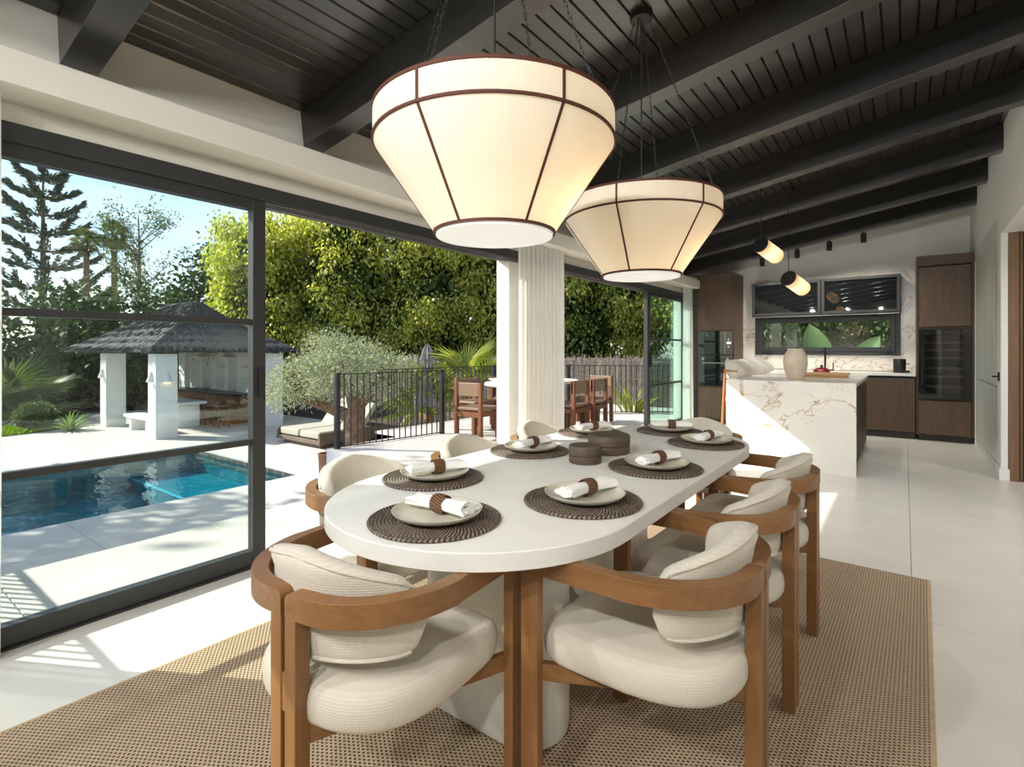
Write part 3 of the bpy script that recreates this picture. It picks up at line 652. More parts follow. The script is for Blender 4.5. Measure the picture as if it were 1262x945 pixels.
# ------------------------------------------------------------------ dining chairs
def dining_chair(loc, rz, label):
    g = thing('dining_chair', label, 'chair', loc, rz, 'dining chairs around the table')
    AH, AT, ZT = .056, .032, .700
    def arm(s):
        pts = [(.284, .287), (.284, .2), (.284, .1), (.283, .02)]
        for i in range(1, 15):
            a = (PI/2)*i/14; pts.append((.055+.228*math.cos(a), .02-.262*math.sin(a)))
        pts += [(.044, -.242), (.030, -.242), (.020, -.242), (.012, -.242), (.008, -.242), (.0065, -.242)]
        rings = []; n = len(pts)
        for i, p in enumerate(pts):
            a = Vector(pts[max(i-1, 0)]); b = Vector(pts[min(i+1, n-1)]); d = (b-a).normalized(); nr = Vector((-d.y, d.x))
            e = p[0]-.0065; rr = .020; zt = ZT
            if i > 14 and e < rr: zt = ZT-(rr-math.sqrt(max(0, rr*rr-(rr-e)**2)))
            q = Vector(p); t_ = AT/2 + (.004 if i > 3 else 0)
            o1 = q+nr*t_; o2 = q-nr*t_; rings.append([(s*o1.x, o1.y, ZT-AH), (s*o2.x, o2.y, ZT-AH), (s*o2.x, o2.y, zt), (s*o1.x, o1.y, zt)])
        m = MB().loft(rings)
        if s > 0: m.f = [f[::-1] for f in m.f]
        return m
    for s in (-1, 1):
        arm(s).build('armrest', M_WOODH, g, .004, smooth=30)
        MB().box((s*.284, .26, (ZT-AH)/2), (.030, .054, ZT-AH-.0005)).build('leg', M_WOODV, g, .003)
        MB().box((s*.0255, -.242, (ZT-AH)/2), (.038, .040, ZT-AH-.0005)).build('leg', M_WOODV, g, .003)
        m = MB(); a = Vector((s*.272, .255, .375)); b = Vector((s*.03, -.225, .375)); d = b-a
        m.box((a+b)/2, (.022, d.length, .045), math.atan2(-d.x, d.y)); m.build('seat_rail', M_WOODH, g, .002)
    MB().box((0, -.242, .475), (.014, .034, .085)).build('spacer', M_WOODV, g)
    # seat: wide at the front, rounded at the back
    n = 56
    def ring(k, z):
        r = []
        for i in range(n):
            a = 2*PI*i/n; c, s_ = math.cos(a), math.sin(a); pp = 7.0 if s_ > 0 else 2.9
            x = math.copysign(abs(c)**(2/pp), c)*.266; y = math.copysign(abs(s_)**(2/pp), s_)*(.272 if s_ > 0 else .232)
            r.append((x*k*(1-.10*max(0, -y/.232)), y*k, z))
        return r
    z0, z1 = .395, .482
    MB().loft([ring(.55, z0), ring(.93, z0+.001), ring(.97, z0+.006), ring(.992, z0+.018), ring(1, z0+.036), ring(1, z0+.052), ring(.988, z0+.070), ring(.96, z0+.083), ring(.91, z0+.091), ring(.75, z0+.097), ring(.4, z0+.102), ring(.03, z0+.104)]).build('seat', M_FAB, g, smooth=70)
    # back pad
    n = 36; rings = []; rim = []
    for i in range(n+1):
        q = -1+2*i/n; a = R(70)*q; e = abs(q); c, s_ = math.cos(a), math.sin(a)
        zt = .785-.088*(e**1.35); zb = .527+.012*e
        rnd = math.sqrt(max(0., 1-max(0, (e-.80)/.20)**2.4))
        zm = .625-.01*e; zt = zm+(zt-zm)*(.18+.82*rnd); zb = zm+(zb-zm)*(.18+.82*rnd)
        th = .066*(.5+.5*rnd); pts = []
        for j in range(20):
            b = 2*PI*j/20; cu = math.copysign(abs(math.cos(b))**.6, math.cos(b)); sv = math.copysign(abs(math.sin(b))**.5, math.sin(b))
            v_ = (zt+zb)/2+sv*(zt-zb)/2
            out = .022*max(0., min(1., (v_-.70)/.05))*c**.5 if v_ > .70 else 0.
            u = cu*th/2+out
            rx = .264-th/2+u; ry = .262-.022-th/2+u
            yc = .018
            pts.append((rx*s_, yc-ry*c, v_))
        rings.append(pts)
        rim.append(Vector(pts[3])+Vector((0, 0, .001)))
    bk = MB().loft(rings).build('backrest', M_FAB, g, smooth=70)
    front = [Vector(r[3]) for r in rings]; back = [Vector(r[18]) for r in rings]
    MB().tube([p+Vector((0, 0, .001)) for p in rim[2:-2]], .0050, 6).build('piping', M_FAB, bk, smooth=60)
    MB().tube([Vector(r[17]) for r in rings[2:-2]], .0050, 6).build('piping', M_FAB, bk, smooth=60)
    return g
CZ = .0105
c0 = dining_chair((-1.137, .899, CZ), R(5), 'honey wood dining chair at the near end of the table, back to the camera')
for loc, rz, lab in (((-.545, 1.455, CZ), PI/2, 'honey wood dining chair on the right side of the table, nearest the camera'),
        ((-.560, 2.055, CZ), PI/2-R(1), 'honey wood dining chair in the middle of the right side of the table'),
        ((-.565, 2.65, CZ), PI/2, 'honey wood dining chair on the right side of the table, nearest the island'),
        ((-1.74, 1.43, CZ), -PI/2, 'dining chair on the window side of the table, nearest the camera'),
        ((-1.74, 2.12, CZ), -PI/2, 'middle dining chair on the window side of the table'),
        ((-1.74, 2.80, CZ), -PI/2, 'furthest dining chair on the window side, in front of the curtain'),
        ((-1.10, 3.42, CZ), PI, 'dining chair at the far end of the table, facing the camera')):
    copy_tree(c0, None, loc, rz, lab)

# ------------------------------------------------------------------ place settings
TZ = .7602
def napkin(seed):
    rnd = random.Random(seed); rings = []; L = .21; n = 28
    for i in range(17):
        q = i/16; x = -L/2+L*q; f = abs(q-.5)*2
        ry = .021+.017*f**1.3; rz = .0185-.001*f; pts = []
        for j in range(n):
            a = 2*PI*j/n; w = 1+.10*f*math.sin(5*a+seed)+.06*f*math.sin(3*a+q*4)
            pts.append((x+.010*f*math.sin(2*a+seed)*(1 if q > .5 else -1), ry*w*math.cos(a), rz*w*math.sin(a)+.0))
        rings.append(pts)
    m = MB().loft(rings, caps=False)
    for e, (r, d) in enumerate(((rings[0], 1), (rings[-1], -1))):      # rolled end, turned in
        m.add([(r[0][0]+d*.006, p[1]*.8, p[2]*.8) for p in r], [tuple(range(len(r)))])
        c = Vector((r[0][0], 0, 0)); m.loft([r, [(p[0]+d*.012, p[1]*.72, p[2]*.72) for p in r], [(p[0]+d*.002, p[1]*.5, p[2]*.5) for p in r], [(p[0]+d*.015, p[1]*.25, p[2]*.25) for p in r]], False)
    return m
mat_mb = MB(); nr = 17
for i in range(nr):
    r = .008+i*.0105; mat_mb.torus((0, 0, .0045), r, .0056, 56, 6, .8)
mat_me = shared(mat_mb, M_MAT, 'coil', 60)
rim_me = shared(MB().torus((0, 0, .0055), .184, .0065, 64, 8, .85), M_MAT, 'rim', 60)
plate_me = shared(MB().lathe([(0, .0), (.07, 0), (.10, .004), (.122, .014), (.1285, .022), (.1295, .0245), (.126, .025), (.121, .020), (.104, .0105), (.07, .007), (0, .006)], 64), M_PLATE, 'plate', 60)
ring_me = shared(MB().loft([[(x, r*math.cos(2*PI*i/28), r*math.sin(2*PI*i/28)) for i in range(28)] for x, r in ((-.021, .0235), (-.022, .026), (-.012, .0275), (0, .028), (.012, .0275), (.022, .026), (.021, .0235), (-.021, .0235))], False), M_RING, 'ring', 60)
nap_me = [shared(napkin(s), M_NAP, 'napkin', 70) for s in (1, 2, 3)]
PL = [(-1.085, 1.085, R(0), 'at the near end of the table'), (-.835, 1.503, R(75), 'on the right side nearest the camera'), (-.828, 2.10, R(78), 'at the middle of the right side'), (-.832, 2.80, R(115), 'on the right side by the far end'),
      (-1.44, 1.43, R(68), 'on the window side nearest the camera'), (-1.452, 2.09, R(65), 'at the middle of the window side'), (-1.475, 2.75, R(62), 'on the window side by the far end'), (-1.13, 3.09, R(20), 'at the far end of the table')]
nz_ = [2, 79, 77, 83, 67, 88, 71, 28]
for i, (x, y, rz, where) in enumerate(PL):
    g = thing('placemat', 'round dark woven rattan placemat '+where, 'placemat', (x, y, TZ), i*.7, 'placemats on the table')
    o = inst('weave', mat_me, g, (0, 0, 0)); o['kind'] = 'stuff'
    inst('rim', rim_me, g, (0, 0, 0))
    pl = bpy.data.objects.new('plate', plate_me); COL.objects.link(pl); pl.location = (x+.006, y+.004, TZ+.0105)
    tag(pl, 'cream glazed plate with a raised rim '+where, 'plate', 'plates on the placemats')
    na = R(nz_[i]); nx, ny = x+.01, y+.015; nzv = TZ+.0105+.0075+.0255
    np_ = bpy.data.objects.new('napkin', nap_me[i % 3]); COL.objects.link(np_); np_.location = (nx, ny, nzv+.002); np_.rotation_euler = (0, 0, na)
    tag(np_, 'rolled white napkin lying on the plate '+where, 'napkin', 'napkins on the plates')
    rg_ = bpy.data.objects.new('napkin_ring', ring_me); COL.objects.link(rg_); rg_.location = (nx, ny, nzv+.002); rg_.rotation_euler = (0, 0, na)
    tag(rg_, 'brown woven napkin ring round the napkin '+where, 'napkin ring', 'napkin rings')
def lidbox(r, h, loc, lab):
    g = thing('lidded_box', lab, 'box', loc, .4, 'round wooden boxes on the table')
    MB().lathe([(0, 0), (r-.004, 0), (r, .004), (r, h*.42), (r-.002, h*.44), (r-.01, h*.44), (0, h*.44)], 48).build('body', M_BOXW, g, smooth=40)
    MB().lathe([(0, h*.455), (r-.001, h*.455), (r+.001, h*.47), (r+.001, h-.006), (r-.004, h), (0, h)], 48).build('lid', M_BOXW, g, smooth=40)
lidbox(.070, .076, (-1.118, 2.035, TZ), 'small round dark wooden box with a lid, in front of the larger one')
lidbox(.098, .088, (-1.135, 2.30, TZ), 'large round dark wooden box with a lid, behind the smaller one')

# ================================================================== OUTSIDE
ZG = -1.1
# upper terrace beside the house (level with the floor) and the lower pool garden
tile12 = shared(chamfer_tile(1.195, 1.195, .04, .003), M_PAVE, 'paving_tile')
def paved(name, x0, x1, y0, y1, z, side):
    o = struct(name, MB().mm((x0, y0, z-side), (x1, y1, z-.035)), M_PAVEJ)
    nx = max(1, round((x1-x0)/1.2)); ny = max(1, round((y1-y0)/1.2)); sx_ = (x1-x0)/nx; sy_ = (y1-y0)/ny
    for i in range(nx):
        for j in range(ny): inst('tile', tile12, o, (x0+(i+.5)*sx_, y0+(j+.5)*sy_, z), (0, 0, 0), (sx_/1.2, sy_/1.2, 1))
    return o
paved('terrace_narrow', -4.05, XL-.13, -5, 4.0, -.012, .3)
paved('terrace_dining', -5.92, XL-.17, 4.0, 11.2, -.012, .3)
paved('terrace_edge', -6.6, -5.92, 5.3, 11.2, -.012, .3)
struct('wall_terrace', MB().mm((-4.05, -5, ZG-.1), (-3.9, 4.02, -.05)).mm((-5.92, 3.985, ZG-.1), (-3.9, 4.15, -.014)).mm((-5.92, 4.15, ZG-.1), (-5.8, 5.45, -.05)).mm((-6.6, 5.3, ZG-.1), (-5.8, 5.45, -.05)).mm((-6.6, 5.45, ZG-.1), (-6.45, 11.2, -.05)), M_EXT)
px0, px1, py0, py1 = -13.7, -9.17, -6.0, 5.62
paved('pool_deck_near', px1, -4.05, -5, 14.0, ZG, .3)
paved('pool_deck_end', px0-1.2, px1, py1, 10.4, ZG, .3)
paved('pool_deck_far', -23.9, px0, -5, py1, ZG, .3)
paved('pool_deck_pavilion', -23.9, px0-1.2, py1, 10.4, ZG, .3)
pb = struct('pool', MB().mm((px0-.1, py0-.1, -2.9), (px1+.1, py1+.1, -2.7)).mm((px1+.022, py0, -2.8), (px1+.2, py1, ZG-.05)).mm((px0-.2, py0, -2.8), (px0-.022, py1, ZG-.05)).mm((px0, py1+.022, -2.8), (px1, py1+.2, ZG-.05)).mm((px0, py0-.2, -2.8), (px1, py0, ZG-.05)), M_POOL)
ptl = shared(chamfer_tile(.293, .293, .02, .004), M_POOLT, 'pool_tile'); rnd = random.Random(4)
for i in range(24):
    for j in range(4): inst('tile', ptl, pb, (px0, py1-.15-i*.3, ZG-.19-j*.3), (0, PI/2, 0))
for i in range(15):
    for j in range(4): inst('tile', ptl, pb, (px0+.16+i*.3, py1, ZG-.19-j*.3), (PI/2, 0, 0))
MB().mm((px0, 4.35, -2.7), (px1, py1-.02, -1.62)).build('bench_step', M_POOL, pb)
MB().mm((px0, 4.33, -1.625), (px1, 4.40, -1.612)).build('step_nosing', M_EXT, pb)
MB().mm((px0, py0, -2.7), (px0+.9, 4.35, -1.9)).build('side_step', M_POOL, pb)
tag(MB().mm((px0-.02, py0, -1.222), (px1+.02, py1+.02, -1.22)).build('pool_water', M_WATER, None, smooth=0), 'clear blue water filling the pool', 'water', kind='stuff')
gr = struct('ground', MB().mm((-120, -60, -1.6), (-23.9, 90, ZG-.02)).mm((-23.9, 10.4, -1.6), (-9.17, 90, ZG-.02)).mm((-9.17, 14, -1.6), (30, 90, ZG-.02)).mm((-9.17, -60, -1.6), (30, -5, ZG-.02)).mm((-23.9, -60, -1.6), (-9.17, -6.2, ZG-.02)).mm((-4.05, 11.2, -1.6), (30, 14, ZG-.02)), M_SOIL)
struct('floor_rear_terrace', MB().mm((-8, -14, -.2), (8, -4.6, -.012)), M_PAVE)

# ---- railings
bal = shared(MB().box((0, 0, .475), (.013, .013, .93)), M_BLACK, 'baluster')
def railing(pts, label, z=0., gap=.105, h=.95, posts=0):
    g = thing('railing', label, 'railing', (pts[0][0], pts[0][1], z))
    o0 = Vector((*pts[0], 0))
    for i in range(len(pts)-1):
        a = Vector((*pts[i], 0))-o0; b = Vector((*pts[i+1], 0))-o0; d = b-a; L = d.length; an = math.atan2(d.y, d.x)
        MB().box((a+b)/2+Vector((0, 0, h)), (L, .035, .012), an).build('top_rail', M_BLACK, g)
        MB().box((a+b)/2+Vector((0, 0, .02)), (L, .03, .012), an).build('bottom_rail', M_BLACK, g)
        n = max(2, round(L/gap))
        for k in range(1, n): q = a+d*k/n; inst('baluster', bal, g, (q.x, q.y, 0), (0, 0, an), (1, 1, h/.95))
    if 1:
        for p in pts[posts:]: q = Vector((*p, 0))-o0; MB().box(q+Vector((0, 0, (h+.02)/2)), (.06, .06, h+.02)).build('post', M_BLACK, g, .003)
    return g
railing([(-5.80, 4.06), (-5.60, 5.75)], 'short black metal railing at the corner of the dining terrace', -.012, .095)
railing([(-6.52, 5.45), (-6.40, 8.0), (-5.4, 9.15), (-3.45, 10.55)], 'long black metal railing running behind the outdoor dining set', -.012, posts=1)
railing([(-3.4, .06), (-5.6, .06)], 'black railing off to the left that throws striped shade on the terrace', -.012, .09)
tag(MB().lathe([(0, 0), (.09, 0), (.115, .9), (.125, 1.0), (.105, 1.0), (.095, .8), (0, .8)], 24).build('planter', M_TERRA, None, loc=(-6.06, 4.10, ZG)), 'tall terracotta planter at the corner of the white terrace wall', 'planter')

# ---- leaves
def leafset(P, D, L, Wd, seed):
    rg_ = np.random.default_rng(seed); n = len(P)
    D = D/np.linalg.norm(D, axis=1, keepdims=True); q = rg_.normal(size=(n, 3)); S_ = np.cross(D, q); S_ /= np.linalg.norm(S_, axis=1, keepdims=True)
    N_ = np.cross(S_, D); l = (L*rg_.uniform(.7, 1.25, n))[:, None]; w = (Wd*rg_.uniform(.75, 1.2, n))[:, None]
    V = np.empty((n, 4, 3)); V[:, 0] = P; V[:, 1] = P+D*l*.45+S_*w*.5+N_*w*.12; V[:, 2] = P+D*l; V[:, 3] = P+D*l*.45-S_*w*.5+N_*w*.12
    return V.reshape(-1, 3)
def leafmesh(name, V, mat, parent):
    n = len(V)//4; me = bpy.data.meshes.new(name); me.vertices.add(len(V)); me.vertices.foreach_set('co', V.astype(np.float32).ravel())
    me.loops.add(len(V)); me.loops.foreach_set('vertex_index', np.arange(len(V), dtype=np.int32)); me.polygons.add(n)
    me.polygons.foreach_set('loop_start', np.arange(0, 4*n, 4, dtype=np.int32)); me.update(calc_edges=True); me.validate(); me.materials.append(mat)
    o = bpy.data.objects.new(name, me); COL.objects.link(o); o.parent = parent; o['kind'] = 'stuff'; return o
def crown(parent, blobs, ncl, per, L, Wd, mat, seed, spread=.35, droop=.5, shell=.55, name='foliage'):
    rg_ = np.random.default_rng(seed); bl = np.array(blobs, float); vol = bl[:, 3]*bl[:, 4]*bl[:, 5]; ch = rg_.choice(len(bl), ncl, p=vol/vol.sum())
    d = rg_.normal(size=(ncl, 3)); d /= np.linalg.norm(d, axis=1, keepdims=True); r = shell+(1-shell)*rg_.random(ncl)**.5
    C_ = bl[ch, :3]+d*bl[ch, 3:]*r[:, None]; C2 = np.repeat(C_, per, 0); dd_ = np.repeat(d, per, 0); n = len(C2)
    off = rg_.normal(size=(n, 3))*spread*np.array([1, 1, .8]); off[:, 2] -= droop*spread*np.abs(rg_.normal(size=n))
    D = dd_*.5+rg_.normal(size=(n, 3))*.5+np.array([0, 0, -droop]); return leafmesh(name, leafset(C2+off, D, L, Wd, seed+1), mat, parent)
def trunk(parent, paths, mat, name='trunk'):
    m = MB()
    for pts, r in paths: m.tube(pts, r, 9)
    return m.build(name, mat, parent, smooth=70)
# ---- tall hedge of ficus trees
rnd = random.Random(11)
for i, (x, y, rw, top, lab) in enumerate(((-20.2, 10.9, 2.0, 6.5, 'leftmost ficus tree of the tall hedge, right beside the sliding door frame'), (-17.6, 12.7, 2.2, 7.6, 'second ficus tree of the hedge from the left, behind the pavilion corner'), (-14.9, 14.6, 2.3, 8.6, 'third ficus tree of the hedge from the left, above the olive tree'),
        (-12.5, 16.4, 2.4, 9.2, 'ficus tree of the hedge behind the closed parasol and palms'), (-10.0, 18.0, 2.4, 9.4, 'ficus tree of the hedge behind the white pier'), (-7.6, 19.0, 2.3, 8.8, 'ficus tree of the hedge above the reed fence, with a visible trunk'), (-5.0, 20.2, 2.3, 8.5, 'rightmost ficus tree of the hedge, seen through the far glass panel'))):
    g = thing('ficus_tree', lab, 'tree', (x, y, ZG), 0, 'ficus trees of the hedge')
    b0 = .9 if i not in (5, 6) else 2.6
    paths = [([(0, 0, 0), (.1, .05, 1.6), (-.1, .1, 3.2), (.1, 0, 5)], [.20, .16, .12, .05])]+[([(0, 0, 1.5), (rnd.uniform(-.5, .5), -.4, 2.6), (rnd.uniform(-1.2, 1.2), -.9, 3.9)], [.1, .07, .03]) for _ in range(3)]
    trunk(g, paths, M_BARKG)
    H = top-ZG; blobs = []
    nb = 9
    for k in range(nb):
        z = b0+.9+(H-b0-1.5)*k/(nb-1); blobs.append((rnd.uniform(-.5, .5), rnd.uniform(-.45, .45), z, rw*rnd.uniform(.75, 1.0), rw*rnd.uniform(.62, .85), .95))
    crown(g, blobs, 900, 16, .15, .088, L_FICUS, 20+i, .20, 1.0, .72)
    lumps = []
    for k in range(46):
        a = rnd.uniform(0, 2*PI); z = b0+.5+(H-b0-.7)*rnd.random(); q = rnd.uniform(.80, 1.08); lumps.append((math.cos(a)*rw*q, math.sin(a)*rw*.82*q, z, rnd.uniform(.38, .62), rnd.uniform(.38, .62), rnd.uniform(.30, .55)))
    crown(g, lumps, 620, 20, .15, .09, L_FICUS, 120+i, .17, 1.1, .55, 'hanging_foliage')
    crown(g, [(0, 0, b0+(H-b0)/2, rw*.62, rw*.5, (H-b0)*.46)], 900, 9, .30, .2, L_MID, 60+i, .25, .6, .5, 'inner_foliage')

# ---- dark trees beyond the garden
def darktree(x, y, r, top, bot, lab, mat, n, seed, L=.28, th=.15, group='dark trees behind the pavilion', shell=.6, sp=.35, per=12):
    g = thing('garden_tree', lab, 'tree', (x, y, ZG), 0, group); rn = random.Random(seed)
    trunk(g, [([(0, 0, 0), (.1, 0, (top-ZG)*.45), (-.1, .1, (top-ZG)*.8)], [.22, .15, .04])], M_BARK)
    z0 = bot-ZG; z1 = top-ZG; bl = []
    for k in range(7):
        q = k/6; bl.append((rn.uniform(-.35, .35)*r, rn.uniform(-.35, .35)*r, z0+(z1-z0)*(.12+.76*q), r*(1-.5*q*q)*rn.uniform(.7, .95), r*(1-.5*q*q)*rn.uniform(.6, .9), (z1-z0)*.2))
    crown(g, bl, n, per, L, L*.55, mat, seed, sp, .4, shell); return g
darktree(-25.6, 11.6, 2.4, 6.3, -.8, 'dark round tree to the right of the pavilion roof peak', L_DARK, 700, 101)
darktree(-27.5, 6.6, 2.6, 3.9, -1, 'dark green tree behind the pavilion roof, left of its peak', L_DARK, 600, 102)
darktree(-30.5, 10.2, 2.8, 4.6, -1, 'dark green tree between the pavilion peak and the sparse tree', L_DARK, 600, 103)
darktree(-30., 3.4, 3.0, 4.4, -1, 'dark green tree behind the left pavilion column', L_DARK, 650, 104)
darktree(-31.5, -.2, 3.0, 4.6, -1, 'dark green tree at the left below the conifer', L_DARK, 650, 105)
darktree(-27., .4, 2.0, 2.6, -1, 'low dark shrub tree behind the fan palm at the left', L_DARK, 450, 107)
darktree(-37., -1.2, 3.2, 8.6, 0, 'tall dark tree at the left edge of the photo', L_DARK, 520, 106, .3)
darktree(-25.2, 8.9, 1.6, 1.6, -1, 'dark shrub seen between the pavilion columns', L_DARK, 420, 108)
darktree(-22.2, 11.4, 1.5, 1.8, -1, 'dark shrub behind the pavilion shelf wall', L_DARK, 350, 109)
darktree(-18, -3.8, 3.0, 10.0, 4.6, 'tall garden tree out of the frame at left that shades the pool deck', L_MID, 420, 113, .3, group=None, sp=.5)
# sparse tree with thin branches
g = thing('sparse_tree', 'sparse tree with fine bare branches against the sky', 'tree', (-35, 11.35, ZG)); rn = random.Random(8); paths = [([(0, 0, 0), (.1, 0, 4), (0, .1, 7.5), (.1, 0, 10)], [.16, .12, .07, .02])]; tips = []
for k in range(26):
    z = rn.uniform(3.5, 8.5); a = rn.uniform(0, 2*PI); l = rn.uniform(1.2, 2.6)*(1-.05*(z-4)); p1 = Vector((math.cos(a)*l*.5, math.sin(a)*l*.5, z+l*.5)); p2 = Vector((math.cos(a)*l, math.sin(a)*l, z+l*1.0))
    paths.append(([(0, 0, z), p1, p2], [.035, .022, .008])); tips += [p1, p2, (p1+p2)/2]
    for _ in range(3):
        q = p1.lerp(p2, rn.random()); e = q+Vector((rn.uniform(-.6, .6), rn.uniform(-.6, .6), rn.uniform(.2, .8))); paths.append(([q, e], [.012, .005])); tips += [e, q.lerp(e, .5)]
trunk(g, paths, M_BARK, 'branches')
rg_ = np.random.default_rng(5); T_ = np.repeat(np.array([tuple(q) for q in tips]), 16, 0); leafmesh('foliage', leafset(T_+rg_.normal(size=T_.shape)*.22, rg_.normal(size=T_.shape), .16, .08, 9), L_MID, g)
# tall conifer with tiers of upswept branches
g = thing('araucaria_tree', 'tall conifer with tiers of upswept branches against the sky', 'tree', (-59.0, 12.2, ZG)); rn = random.Random(3); H = 18.2
trunk(g, [([(0, 0, 0), (0, 0, 8), (.05, 0, H)], [.34, .24, .05])], M_BARK); Ps = []; Ds = []
for k in range(9):
    z = 4.5+k*1.55; l = 5.2*(1-k/11)+.3; m = MB()
    for j in range(6):
        a = j*PI/3+k*.5+rn.uniform(-.15, .15); u = Vector((math.cos(a), math.sin(a), 0)); pts = [Vector((0, 0, z))+u*(l*q)+Vector((0, 0, l*(.42*q*q+.05*q)-(.25 if k < 3 else 0)*l*q*(1-q))) for q in (0, .25, .5, .75, 1)]
        m.tube(pts, [.07, .055, .04, .03, .012], 5)
        for i in range(170):
            q = .18+.82*rn.random()**.7; idx = min(3, int(q*4)); p = pts[idx].lerp(pts[idx+1], q*4-idx); side = Vector((-u.y, u.x, 0))*rn.uniform(-1, 1)*.55*(1.15-q)
            Ps.append(tuple(p+side+Vector((0, 0, rn.uniform(-.22, .05))))); Ds.append((u.x*.8+rn.uniform(-.4, .4), u.y*.8+rn.uniform(-.4, .4), rn.uniform(-.2, .7)))
    m.build('branch_tier', M_BARK, g)
leafmesh('foliage', leafset(np.array(Ps), np.array(Ds), .55, .16, 2), L_PINE, g)

# ---- palms
def fan_leaf(r, n, span, fold, petiole, seed, cup=.12, split=.45):
    """one fan leaf along +X: petiole then a pleated fan of blades"""
    m = MB(); rn = random.Random(seed); pl_ = petiole
    m.tube([(0, 0, 0), (pl_*.5, 0, .05*pl_), (pl_, 0, 0)], [.022, .016, .012], 5)
    for i in range(n):
        a = -span/2+span*i/(n-1); k = r*(.72+.28*math.cos(a*.55))*rn.uniform(.93, 1.05); da = span/(n-1)*.52
        def pt(q, b, up): return (pl_+q*math.cos(b), q*math.sin(b), up-cup*q*q/r-.02)
        m.add([pt(0, a, 0), pt(k*split, a-da, 0), pt(k*split, a, fold*k), pt(k*split, a+da, 0), pt(k, a, -cup*.9*rn.uniform(.4, 1.8))], [(0, 1, 2), (0, 2, 3), (1, 4, 2), (2, 4, 3)])
    return m
def fan_palm(name, loc, ht, leaves, r, pet, lab, mat, seed, group=None, tr=.09, trunkmat=None, els=(-10, 80)):
    g = thing(name, lab, 'palm', loc, 0, group); rn = random.Random(seed)
    if ht > .05:
        m = MB(); n = max(6, int(ht/.16)); m.tube([(0, 0, ht*i/n) for i in range(n+1)], [tr*(1.15 if i % 2 else .95) for i in range(n+1)], 10); m.build('trunk', trunkmat or M_PALMB, g)
    mes = [shared(fan_leaf(r, 26, R(rr_), .035, pet, seed+q, c), mat, 'fan_leaf', 20) for q, (rr_, c) in enumerate(((230, .12), (260, .22), (200, .05)))]
    for i in range(leaves):
        el = R(els[0]+(els[1]-els[0])*((i+.5)/leaves)); a = i*2.4+rn.uniform(-.3, .3)
        inst('leaf', mes[i % 3], g, (0, 0, ht), (rn.uniform(-.5, .5), -el, a), [rn.uniform(.8, 1.05)]*3)
    return g
fan_palm('fan_palm', (-8.6, 9.7, ZG), 1.35, 15, .85, .75, 'bright green fan palm with a rusty trunk behind the railing, right of the parasol', L_PALM, 31, 'fan palms behind the railing', .12)
fan_palm('fan_palm', (-9.6, 9.4, ZG), .75, 13, .8, .8, 'bright green fan palm next to the closed parasol', L_PALM, 35, 'fan palms behind the railing', .11)
fan_palm('fan_palm', (-23.6, 4.2, ZG), .3, 16, 1.35, 1.0, 'dark fan palm left of the pavilion', L_MID, 37, None, .16)
fan_palm('tall_palm', (-49.75, 12.8, ZG), 10.6, 20, .85, .6, 'tall slim palm against the sky, the left one of two', L_PALMD, 41, 'tall palms on the skyline', .19, M_BARK, (-70, 70))
fan_palm('tall_palm', (-48.2, 14.1, ZG), 11.0, 22, .95, .65, 'tall slim palm against the sky, the right one of two', L_PALMD, 44, 'tall palms on the skyline', .19, M_BARK, (-70, 70))
def blade_leaf(L, w, bend, n=7):
    """broad leaf along +X that arches"""
    m = MB(); rows = []
    for i in range(n+1):
        q = i/n; a = bend*q*q; x = L*q*math.cos(a*.6); z = -L*q*math.sin(a*.6)*.7; h = w*(math.sin(PI*min(1, .06+.94*q)))**.7
        rows.append([(x, -h/2, z+h*.12), (x, -h*.25, z+h*.02), (x, 0, z-.01), (x, h*.25, z+h*.02), (x, h/2, z+h*.12)])
    vs = [p for r in rows for p in r]; fs = [(j*5+i, j*5+i+1, (j+1)*5+i+1, (j+1)*5+i) for j in range(n) for i in range(4)]
    return m.add(vs, fs)
def leafy(name, loc, lab, cat, nl, L, w, mat, seed, el=(45, 85), bend=.7, stalk=.5, group=None, dirs=None, roll=0):
    g = thing(name, lab, cat, loc, 0, group); rn = random.Random(seed); me = shared(blade_leaf(L, w, bend), mat, 'leaf', 60)
    for i in range(nl):
        a, e = (rn.uniform(0, 2*PI), R(rn.uniform(*el))) if dirs is None else (R(dirs[i][0]), R(dirs[i][1]))
        st_ = stalk*rn.uniform(.7, 1.1); p = Vector((math.cos(a)*math.cos(e), math.sin(a)*math.cos(e), math.sin(e)))*st_
        if stalk > .05: MB().tube([(0, 0, 0), p], [.02, .012], 5).build('stalk', L_PALM, g)
        inst('leaf', me, g, p, (rn.uniform(-.3, .3)+roll*(1 if i % 2 else -1), -e, a), [rn.uniform(.75, 1.1)]*3)
    return g
leafy('strelitzia', (-4.45, 10.15, -.35), 'broad leaved green plant at the foot of the reed fence', 'plant', 9, .62, .17, L_PALM, 5, (55, 88), .5, .35)
leafy('strelitzia', (-22.6, 3.5, ZG), 'bright broad leaved plant at the left beside the fan palm', 'plant', 10, 1.1, .34, L_PALM, 6, (30, 85), .8, .8)
leafy('agave', (-19.4, 4.6, ZG), 'spiky light green agave beside the round bush', 'plant', 34, .62, .07, L_AGAVE, 7, (15, 85), .25, .02)
leafy('banana_plant', (-1.05, 11.9, .15), 'large leaved banana plant right outside the kitchen window', 'plant', 4, 1.2, .50, L_BANANA, 8, (50, 80), .4, .5, None, [(165, 64), (15, 50), (185, 74), (355, 66)], R(75))
leafy('ground_plant', (-6.9, 9.0, ZG+.3), 'low leafy plants along the foot of the far railing', 'plant', 14, .4, .1, L_MID, 9, (25, 85), .6, .2)
leafy('ground_plant', (-8.3, 8.4, ZG), 'leafy green plant under the fan palm by the parasol', 'plant', 16, .55, .16, L_MID, 10, (25, 85), .6, .3)
